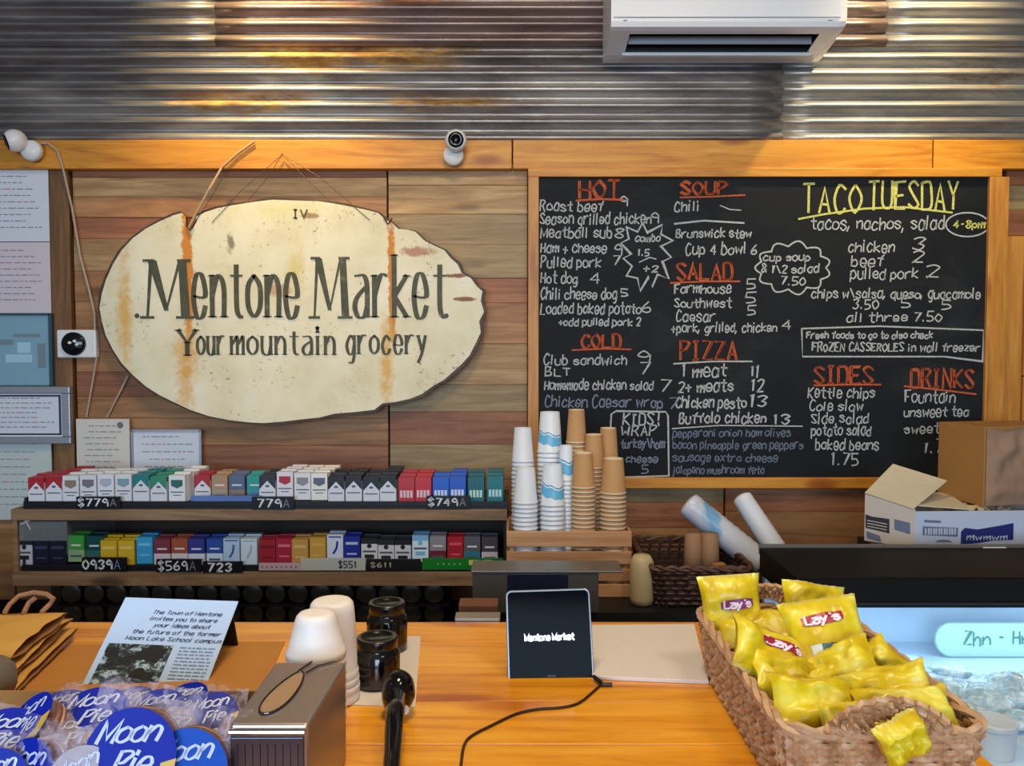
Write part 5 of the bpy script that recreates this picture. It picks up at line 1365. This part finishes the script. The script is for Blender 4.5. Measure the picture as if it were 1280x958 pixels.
jar('black glass jar with lid at the back of the white sheet', 480, 822, .0348, .082)
jar('black glass jar with lid at the front of the white sheet', 467, 868, .0350, .074)

# black handheld scanner
sp = PZ(498, 893, CZ)
sct = thing('handheld_scanner', 'glossy black handheld scanner with its handle pointing to the camera', 'scanner', tuple(sp))
m_glb = flat('gloss_black', '08080c', .1, var=0)
blob('head', None, None, (0, 0, .032), .024, .030, .030, m_glb, 0, 2, .05, sct)
pts = [tuple(PZ(a_, b_, CZ + z_) - sp) for a_, b_, z_ in ((496, 872, .046), (494, 892, .044), (492, 915, .036), (491, 938, .028), (489, 965, .022), (487, 1000, .02))]
MB().tube(pts, .01, 14, rad=[.0125, .0125, .0115, .0105, .0105, .0105]).build('handle', m_glb, sct, smooth=True)
MB().lathe([(.006, 0), (.0065, .001), (.0001, .0012)], 14, M=Matrix.Translation((.013, -.026, .018)) @ Matrix.Rotation(R(75), 4, 'X')).build('pale_disc', flat('scanner_pale_disc', 'b8a8a0', .3), sct)  # small pale disc on the scanner head

# napkin dispenser
dsp = thing('napkin_dispenser', 'chrome tabletop napkin dispenser with a teardrop opening on its sloping top', 'napkin dispenser', (0, 0, 0))
FL, FRt = P(286, 908, .87), P(384, 906, .87); BL, BR = P(345, 827, .985), P(433, 827, .985)
m_chr = flat('dispenser_steel', 'a89a92', .32, .75, var=.05, scale=8); m_chf = flat('dispenser_face', '5a5560', .25, .85, var=.1)
zf = (FL.z + FRt.z) / 2; zb_ = (BL.z + BR.z) / 2; zB = CZ + .0005
def hexa(name, tops, z0, m, par, bevel=0):
    vs = [(p[0], p[1], z0) for p in tops] + [tuple(p) for p in tops]
    return MB().add(vs, [(3, 2, 1, 0), (4, 5, 6, 7), (0, 1, 5, 4), (1, 2, 6, 5), (2, 3, 7, 6), (3, 0, 4, 7)]).build(name, m, par, bevel=bevel)
tops = [(FL.x, FL.y, zf), (FRt.x, FRt.y, zf), (BR.x, BR.y, zb_), (BL.x, BL.y, zb_)]
hexa('casing', tops, zB, m_chr, dsp, .004)
def onTop(u, v_, off=.0012):
    a = Vector(tops[0]).lerp(Vector(tops[1]), u); b = Vector(tops[3]).lerp(Vector(tops[2]), u); p = a.lerp(b, v_); p.z += off; return tuple(p)
tear = []
for k in range(28):
    t = 2 * PI * k / 28; rr_ = 1
    v_ = .47 + .33 * math.sin(t); wd = .17 * math.cos(t) * (1 - .25 * math.sin(t)); tear.append((.42 + wd + .05 * math.sin(t), v_))
neck = [(.60, 1.0), (.47, .82), (.57, .80), (.78, 1.0)]
mb = MB(); mb.add([onTop(a, b, .0014) for a, b in tear], [tuple(range(len(tear)))]); mb.build('napkins_in_opening', flat('napkin_kraft', '9c7a58', .7, var=.08), dsp)
rim = tear + [tear[0]]
MB().tube([onTop(a, b, .002) for a, b in tear], .0011, 6, closed=True).build('opening_rim', m_chf, dsp)
MB().tube([onTop(.42, .80, .002), onTop(.47, .88, .002), onTop(.53, .97, .002)], .001, 6).build('seam_line', m_chf, dsp)
MB().tube([onTop(.55, .78, .002), onTop(.66, .90, .002), onTop(.86, .97, .002)], .001, 6).build('seam_line', m_chf, dsp)
d = Vector((FRt.x - FL.x, 0, 0)); 
MB().box(FL.x + .003, FRt.x - .003, .8655, .8695, zB, zf - .012).build('front_plate', m_chf, dsp, bevel=.001)
for k in range(9):
    x = FL.x + .010 + k * (FRt.x - FL.x - .020) / 8
    MB().box(x - .0009, x + .0009, .8638, .8656, zB + .004, zf - .02).build('rib', m_chf, dsp)
MB().tube([(FL.x + .002, .867, zf - .006), (FRt.x - .002, .867, zf - .006)], .0035, 10).build('lip_roll', flat('bright_chrome', 'd0d0dc', .12, 1), dsp)

# white foam cups behind the dispenser
m_foam = flat('foam_white', 'f0eae8', .45, var=.015)
for px, ptop, Y, r0, r1, l in ((408, 752, 1.165, .037, .0315, 'taller upturned white foam cup stack behind the napkin dispenser'), (387, 768, 1.075, .037, .0262, 'shorter upturned white foam cup stack directly behind the napkin dispenser')):
    zt_2 = P(0, ptop, Y).z; H = zt_2 - CZ
    t = thing('foam_cup_stack', l, 'foam cup', (P(px, 0, Y).x, Y, CZ + .0022))
    if 'shorter' in l:
        hz = H - .060; r0 = .0385
        MB().lathe([(r0 * .98, hz), (r0 * 1.05, hz + .001), (r0 * 1.05, hz + .009), (r0 * .97, hz + .012), (r1 * 1.08, H * .93), (r1 * .98, H * .975), (r1 * .85, H * .997), (r1 * .6, H), (.0001, H)], 36).build('outer_cup', m_foam, t, smooth=True)
        k = 1
        while hz - k * .0125 > -.0001:
            z = hz - k * .0125; k += 1
            MB().lathe([(r0 * .95, z), (r0 * 1.05, z + .001), (r0 * 1.05, z + .009), (r0 * .93, z + .012)], 36).build('nested_rim', m_foam, t, smooth=True)
        MB().lathe([(r0 * .9, 0), (r0, .001), (r0, .006)], 30).build('nested_rim', m_foam, t, smooth=True)
    else:
        MB().lathe([(r0 * 1.03, 0), (r0 * 1.06, .002), (r0 * 1.06, .010), (r0, .013), (r1 * 1.12, H * .62), (r1 * 1.03, H * .9), (r1 * .98, H * .965), (r1 * .85, H * .995), (r1 * .6, H), (.0001, H)], 36).build('outer_cup', m_foam, t, smooth=True)
        for k in range(3): MB().lathe([(r0 * 1.03, .014 + k * .011), (r0 * 1.075 - k * .0008, .015 + k * .011), (r0 * 1.075 - k * .0008, .022 + k * .011), (r0 * 1.0, .024 + k * .011)], 36).build('nested_rim', m_foam, t, smooth=True)

# ================================================================== FLYER
TLf, TRf = Vector(P(157, 747, 1.335)), Vector(P(298, 752, 1.345)); BLf, BRf = Vector(P(96, 870, 1.20)), Vector(P(250, 878, 1.20))
BLf = TLf + (BLf - TLf) * 1.04; BRf = TRf + (BRf - TRf) * 1.04
fl = thing('flyer', 'pale blue printed flyer with a black and white tree photo, leaning on the counter', 'flyer', (0, 0, 0))
fn = (TRf - TLf).cross(BLf - TLf).normalized()
if fn.y > 0: fn = -fn
def onF(u, v_, off=.0006):
    a = TLf.lerp(TRf, u); b = BLf.lerp(BRf, u); return tuple(a.lerp(b, v_) + fn * off)
m_fly = flat('flyer_paper', 'b8d4fc', .6, var=.03)
mb = MB(); q = [Vector(onF(*c, 0)) for c in ((0, 1), (1, 1), (1, 0), (0, 0))]; mb.add([p for p in q] + [p - fn * .0015 for p in q], [(0, 1, 2, 3), (7, 6, 5, 4), (0, 4, 5, 1), (1, 5, 6, 2), (2, 6, 7, 3), (3, 7, 4, 0)])
mb.build('sheet', m_fly, fl)
m_fink = flat('flyer_ink', '20263c', .7)
mb = MB()
for s, cy, u0, u1 in [('The Town of Mentone', .145, .30, .90), ('invites you to share', .21, .30, .88), ('your ideas about', .275, .36, .84), ('the future of the former', .345, .20, .96), ('Moon Lake School campus', .41, .17, .99)]:
    for pts, sm, ch in text2d(s, .038, u1 - u0, 0, .25, n=2): put2d(mb, ribbon([(u0 + a, -b) for a, b in pts], .0066, .3), lambda a, b, cy=cy: onF(min(a, .99), cy + .018 + b))
mb.build('headline_print', m_fink, fl)
m_photo = N('tree_photo'); m = m_photo; v = m.coord((38, 38, 60)); f = m.noise(v, 1.1, 5, .75, .4)
m.l(m.ramp(f, [(.44, srgb('10161c')), (.52, srgb('3c4852')), (.58, srgb('a8c4d4')), (.68, srgb('c4dcec'))]), m.b.inputs['Base Color']); m.b.inputs['Roughness'].default_value = .6; m_photo = m.mat
mb = MB(); mb.add([onF(.05, .97), onF(.60, .97), onF(.60, .47), onF(.05, .47)], [(0, 1, 2, 3)]); mb.build('photo_print', m_photo, fl)
m_dkp = flat('photo_dark', '14181c', .7)
rnd = random.Random(4)
mb = MB()
for cx, cy, rx, ry in [(.45, .56, .12, .08), (.44, .82, .12, .13), (.12, .55, .07, .05)]:
    mb.add([onF(cx + rx * (1 + rnd.uniform(-.3, .3)) * math.cos(2 * PI * k / 18), cy + ry * (1 + rnd.uniform(-.3, .3)) * math.sin(2 * PI * k / 18), .0010) for k in range(18)], [tuple(range(17, -1, -1))])
mb.build('photo_trees', m_dkp, fl)
mb = MB()
for r_ in range(14):
    cy = .49 + r_ * .032; x = .66
    while x < .95:
        l = rnd.uniform(.02, .07); e = min(x + l, .96)
        mb.add([onF(x, cy), onF(e, cy), onF(e, cy - .010), onF(x, cy - .010)], [(0, 1, 2, 3)]); x = e + .012
    if r_ == 9: break
tag(mb.build('small_print', flat('flyer_small', '7c94b4', .7), fl), kind='stuff')
mb = MB()
za = CZ + .002
w1, w2_ = TLf.lerp(TRf, .1) - fn * .004, TLf.lerp(TRf, .93) - fn * .004
mb.add([(w1.x, w1.y, w1.z - .006), (w2_.x, w2_.y, w2_.z - .006), (w2_.x, w2_.y + .03, za), (w1.x, w1.y + .03, za), (w1.x, w1.y + .004, w1.z - .006), (w2_.x, w2_.y + .004, w2_.z - .006), (w2_.x, w2_.y + .034, za), (w1.x, w1.y + .034, za)], [(3, 2, 1, 0), (4, 5, 6, 7), (0, 1, 5, 4), (1, 2, 6, 5), (2, 3, 7, 6), (3, 0, 4, 7)])
mb.build('rear_support', m_black, fl)

# ================================================================== BROWN PAPER BAGS
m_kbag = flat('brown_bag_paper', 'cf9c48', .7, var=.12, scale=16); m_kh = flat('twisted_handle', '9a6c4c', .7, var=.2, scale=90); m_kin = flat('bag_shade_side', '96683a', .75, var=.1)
def flat_bag(label, pts, z, th, lift, handle=None):
    """folded bag: outline given at its top face, thick gusset below"""
    t = thing('paper_bag', label, 'paper bag', (0, 0, 0), group='brown paper bags at the left of the counter')
    # four corners: back right, back left, front left, front right
    c = [Vector(PZ(a, b, z + (lift if i in (0, 1) else 0))) for i, (a, b) in enumerate(pts)]
    n = 18
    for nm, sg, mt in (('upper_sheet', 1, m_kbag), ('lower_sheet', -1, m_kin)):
        vs = []
        for i in range(n + 1):
            for j in range(n + 1):
                u, w_ = i / n, j / n
                p = c[1].lerp(c[0], u).lerp(c[2].lerp(c[3], u), w_)
                mouth = u ** 2
                k = (.35 + .65 * mouth) * math.sin(PI * min(1, max(0, w_)) ) ** .5 if 0 < w_ < 1 else 0
                wr = mno.noise(Vector((u * 4, w_ * 5, z * 90 + sg))) * .0025 + mno.noise(Vector((u * 11, w_ * 9, z * 50))) * .0010
                vs.append((p.x + (.004 * mno.noise(Vector((w_ * 6, z * 40, sg))) if i == n else 0), p.y, p.z + sg * th * .5 * k + wr))
        mb = MB(); mb.add(vs, [(i * (n + 1) + j, i * (n + 1) + j + 1, (i + 1) * (n + 1) + j + 1, (i + 1) * (n + 1) + j) for i in range(n) for j in range(n)])
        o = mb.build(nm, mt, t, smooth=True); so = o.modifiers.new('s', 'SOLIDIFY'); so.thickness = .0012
    if handle:
        for hp, zz in handle: MB().tube([PZ(a, b, z_) for (a, b), z_ in zip(hp, zz)], .0042, 8).build('twisted_handle', m_kh, t)
    return t
flat_bag('lowest brown paper bag in the left pile, its mouth edge nearest the flyer', [(98, 786), (-90, 790), (-90, 880), (16, 868)], CZ + .012, .012, .006)
flat_bag('middle brown paper bag of the left pile', [(90, 774), (-90, 778), (-90, 862), (14, 845)], CZ + .030, .014, .010)
flat_bag('top brown paper bag of the left pile, with twisted paper handle', [(85, 766), (-90, 770), (-90, 835), (14, 822)], CZ + .052, .018, .012,
         [([(6, 766), (12, 756), (24, 745), (42, 741), (58, 743), (67, 749), (62, 756), (52, 766)], [1.052, 1.06, 1.07, 1.075, 1.075, 1.07, 1.06, 1.052]), ([(30, 766), (36, 754), (44, 748)], [1.052, 1.062, 1.07])])
o = blob('grey_bundle', 'grey rounded cloth-like bundle at the far left edge below the paper bags', 'bundle', PZ(-12, 850, CZ + .035), .032, .04, .034, flat('grey_bundle', '6e665e', .7), 0, 9, .1)

# ================================================================== ROUND PIE PACKETS
m_film = N('clear_film'); m = m_film; f = m.noise(m.coord((55, 55, 55), rnd=5), 1, 3, .6, .8)
m.b.inputs['Base Color'].default_value = srgb('cfc4d8'); m.b.inputs['Roughness'].default_value = .1; m.bump(f, 1.0, .004)
m.l(m.ramp(f, [(.45, (.03,) * 3), (.62, (.36,) * 3)]), m.b.inputs['Alpha']); m_film = m.mat
m_pie = flat('chocolate_pie', '7a4a34', .5, var=.2); m_piem = flat('pie_filling', 'c9a070', .6)
m_pb = flat('label_blue', '0c26a8', .45, var=.03, **{'Specular IOR Level': .15}); m_py = flat('label_yellow', 'd9b42c', .35); m_pw = flat('label_lettering', 'c8d4f4', .4); m_piw = flat('label_pale_film', '9a8c9c', .25, var=.3, scale=80); m_pib = flat('label_light_blue', '1252c0', .45, var=.03, **{'Specular IOR Level': .15})
def pie(label, loc, rot, s=1.0, blue=None, seed=0):
    t = thing('wrapped_pie', label, 'wrapped pie', loc, rot=rot, group='wrapped chocolate pies in the front left heap')
    w, h, d = .052 * s, .058 * s, .013 * s
    MB().lathe([(.0001, -d * .7), (w * .74, -d * .7), (w * .8, -d * .45), (w * .8, -d * .12), (w * .72, -d * .05), (w * .72, d * .05), (w * .8, d * .12), (w * .8, d * .45), (w * .74, d * .7), (.0001, d * .7)], 22, M=Matrix.Rotation(PI / 2, 4, 'X'), mis=[0, 0, 0, 1, 1, 1, 0, 0, 0]).build('pie', [m_pie, m_piem], t, smooth=True)
    def surf(u, v_, side):
        k = max(0, 1 - abs(v_) ** 4) * max(0, 1 - abs(u) ** 5) ** .5
        nz = mno.noise(Vector((u * 3 + seed, v_ * 3, side + seed))); n3 = mno.noise(Vector((u * 7, v_ * 7 + seed, side)))
        edge = max(0, (math.hypot(u, v_) - .75)) * 2
        return Vector((u * w * 1.0, -side * (d * 1.0 * k + .0006) - side * .004 * s * edge * nz * k + .007 * s * edge * nz + .003 * s * n3 * edge, v_ * h * 1.12))
    mb = MB(); nu = nv = 16
    for side in (1, -1):
        k = len(mb.v); mb.v += [tuple(surf(-1 + 2 * i / nu, -1 + 2 * j / nv, side)) for i in range(nu + 1) for j in range(nv + 1)]
        for i in range(nu):
            for j in range(nv):
                q = [k + i * (nv + 1) + j, k + (i + 1) * (nv + 1) + j, k + (i + 1) * (nv + 1) + j + 1, k + i * (nv + 1) + j + 1]
                mb.f.append(q if side > 0 else q[::-1]); mb.m.append(0)
    mb.build('clear_wrapper', m_film, t, smooth=True)
    y0 = -d * 1.0 - .0095 * s
    mb = MB(); a_, b_ = w * .82, h * .78
    c1 = [(a_ * math.cos(2 * PI * k / 28), b_ * math.sin(2 * PI * k / 28)) for k in range(28)]
    mb.prism(c1, y0, y0 + .0006); mb.build('label_disc', blue or m_pb, t)
    mb = MB(); cres = []
    for k in range(13): tt = R(-100 + k * 9); cres.append((a_ * 1.0 * math.cos(tt), b_ * 1.0 * math.sin(tt)))
    for k in range(13): tt = R(8 - k * 9); cres.append((a_ * 1.0 * math.cos(tt) * .72 - .002 * s + a_ * .02, b_ * .55 * math.sin(tt) - b_ * .08))
    mb.add([(x, y0 - .0004, z) for x, z in cres], [tuple(range(len(cres) - 1, -1, -1))]); mb.build('label_crescent', m_py, t)
    mb = MB()
    for s_, z_, x_, ww in (('Moon', .16, -.78, 1.25), ('Pie', -.38, -.30, .75)):
        for pts, sm, ch in text2d(s_, b_ * .45, ww * a_, 0, .25, gap=.9, n=3): put2d(mb, ribbon([(x_ * a_ + p, z_ * b_ + q + p * .22) for p, q in pts], .0036 * s, .45), lambda a, b: (a, y0 - .0009, b))
    mb.build('label_lettering', m_pw, t)
    return t
def pz(px, py, Y): return tuple(P(px, py, Y))
# display box that carries them
pb = thing('pie_display_box', 'low open carton holding the wrapped pies, at the bottom left corner', 'carton', (0, 0, 0))
bxl, bxr, byf, byb_ = -.80, -.325, .80, 1.02
MB().box(bxl, bxr, byf, byf + .003, CZ + .0025, CZ + .04).build('front_panel', m_card, pb); MB().box(bxl, bxr, byb_, byb_ + .003, CZ + .0025, CZ + .075).build('rear_panel', m_card, pb)
MB().box(bxr, bxr + .003, byf, byb_, CZ + .0025, CZ + .055).build('side_panel', m_card, pb); MB().box(bxl, bxr, byf + .003, byb_, CZ + .0025, CZ + .005).build('base', m_card, pb)
spec = [(172, 940, .86, -14, 12, 4, 1.12, m_pb, 'large royal blue labelled round pie packet in front, centre of the heap'),
        (238, 960, .87, -12, 10, 6, 1.05, m_pib, 'light blue labelled pie packet in front, right of the royal blue one'),
        (118, 908, .93, -66, 5, 10, .9, m_pb, 'pie packet lying back behind the front royal blue one, upper left'),
        (48, 915, .90, -52, -25, -14, .85, m_pb, 'pie packet leaning left with tilted blue label, far left'),
        (4, 938, .88, -64, 10, 6, .9, m_pb, 'pie packet cut by the left edge of the picture'),
        (80, 897, .98, -72, 0, 20, .7, m_pb, 'small pie packet at the back left of the heap'),
        (160, 897, .99, -74, 0, -8, .8, m_pb, 'pie packet at the back, right below the flyer photo'),
        (196, 903, .96, -68, 0, 5, .8, m_pb, 'pie packet at the back beside the flyer small print'),
        (230, 893, .98, -70, -6, -16, .8, m_pb, 'pie packet at the back right of the heap'),
        (266, 903, .96, -58, 5, 12, .7, m_pb, 'small pie packet at the right end next to the napkin dispenser'),
        (88, 940, .89, -74, 20, 30, .9, m_piw, 'pie packet lying flat with crinkled pale film left of the royal blue one'),
        (50, 968, .85, -20, 4, -20, .85, m_pb, 'upright pie packet low at the left, second from the frame corner'),
        (108, 972, .84, -14, -8, 18, .8, m_piw, 'upright pale-labelled pie packet left of the front royal blue one'),
        (4, 978, .84, -18, 0, 8, .8, m_pb, 'upright pie packet in the bottom left corner'),
        (208, 928, .93, -64, 12, -10, .8, m_piw, 'pale-labelled pie packet lying between the two big front packets'),
        (274, 935, .92, -20, 0, -75, .85, m_piw, 'pie packet turned edge-on, showing its brown side beside the dispenser')]
for i, (px, py, Y, rx, ry, rz_, s, bl, lab) in enumerate(spec):
    pie(lab, pz(px, py, Y), (R(rx), R(ry), R(rz_)), s, bl, i * 1.7)
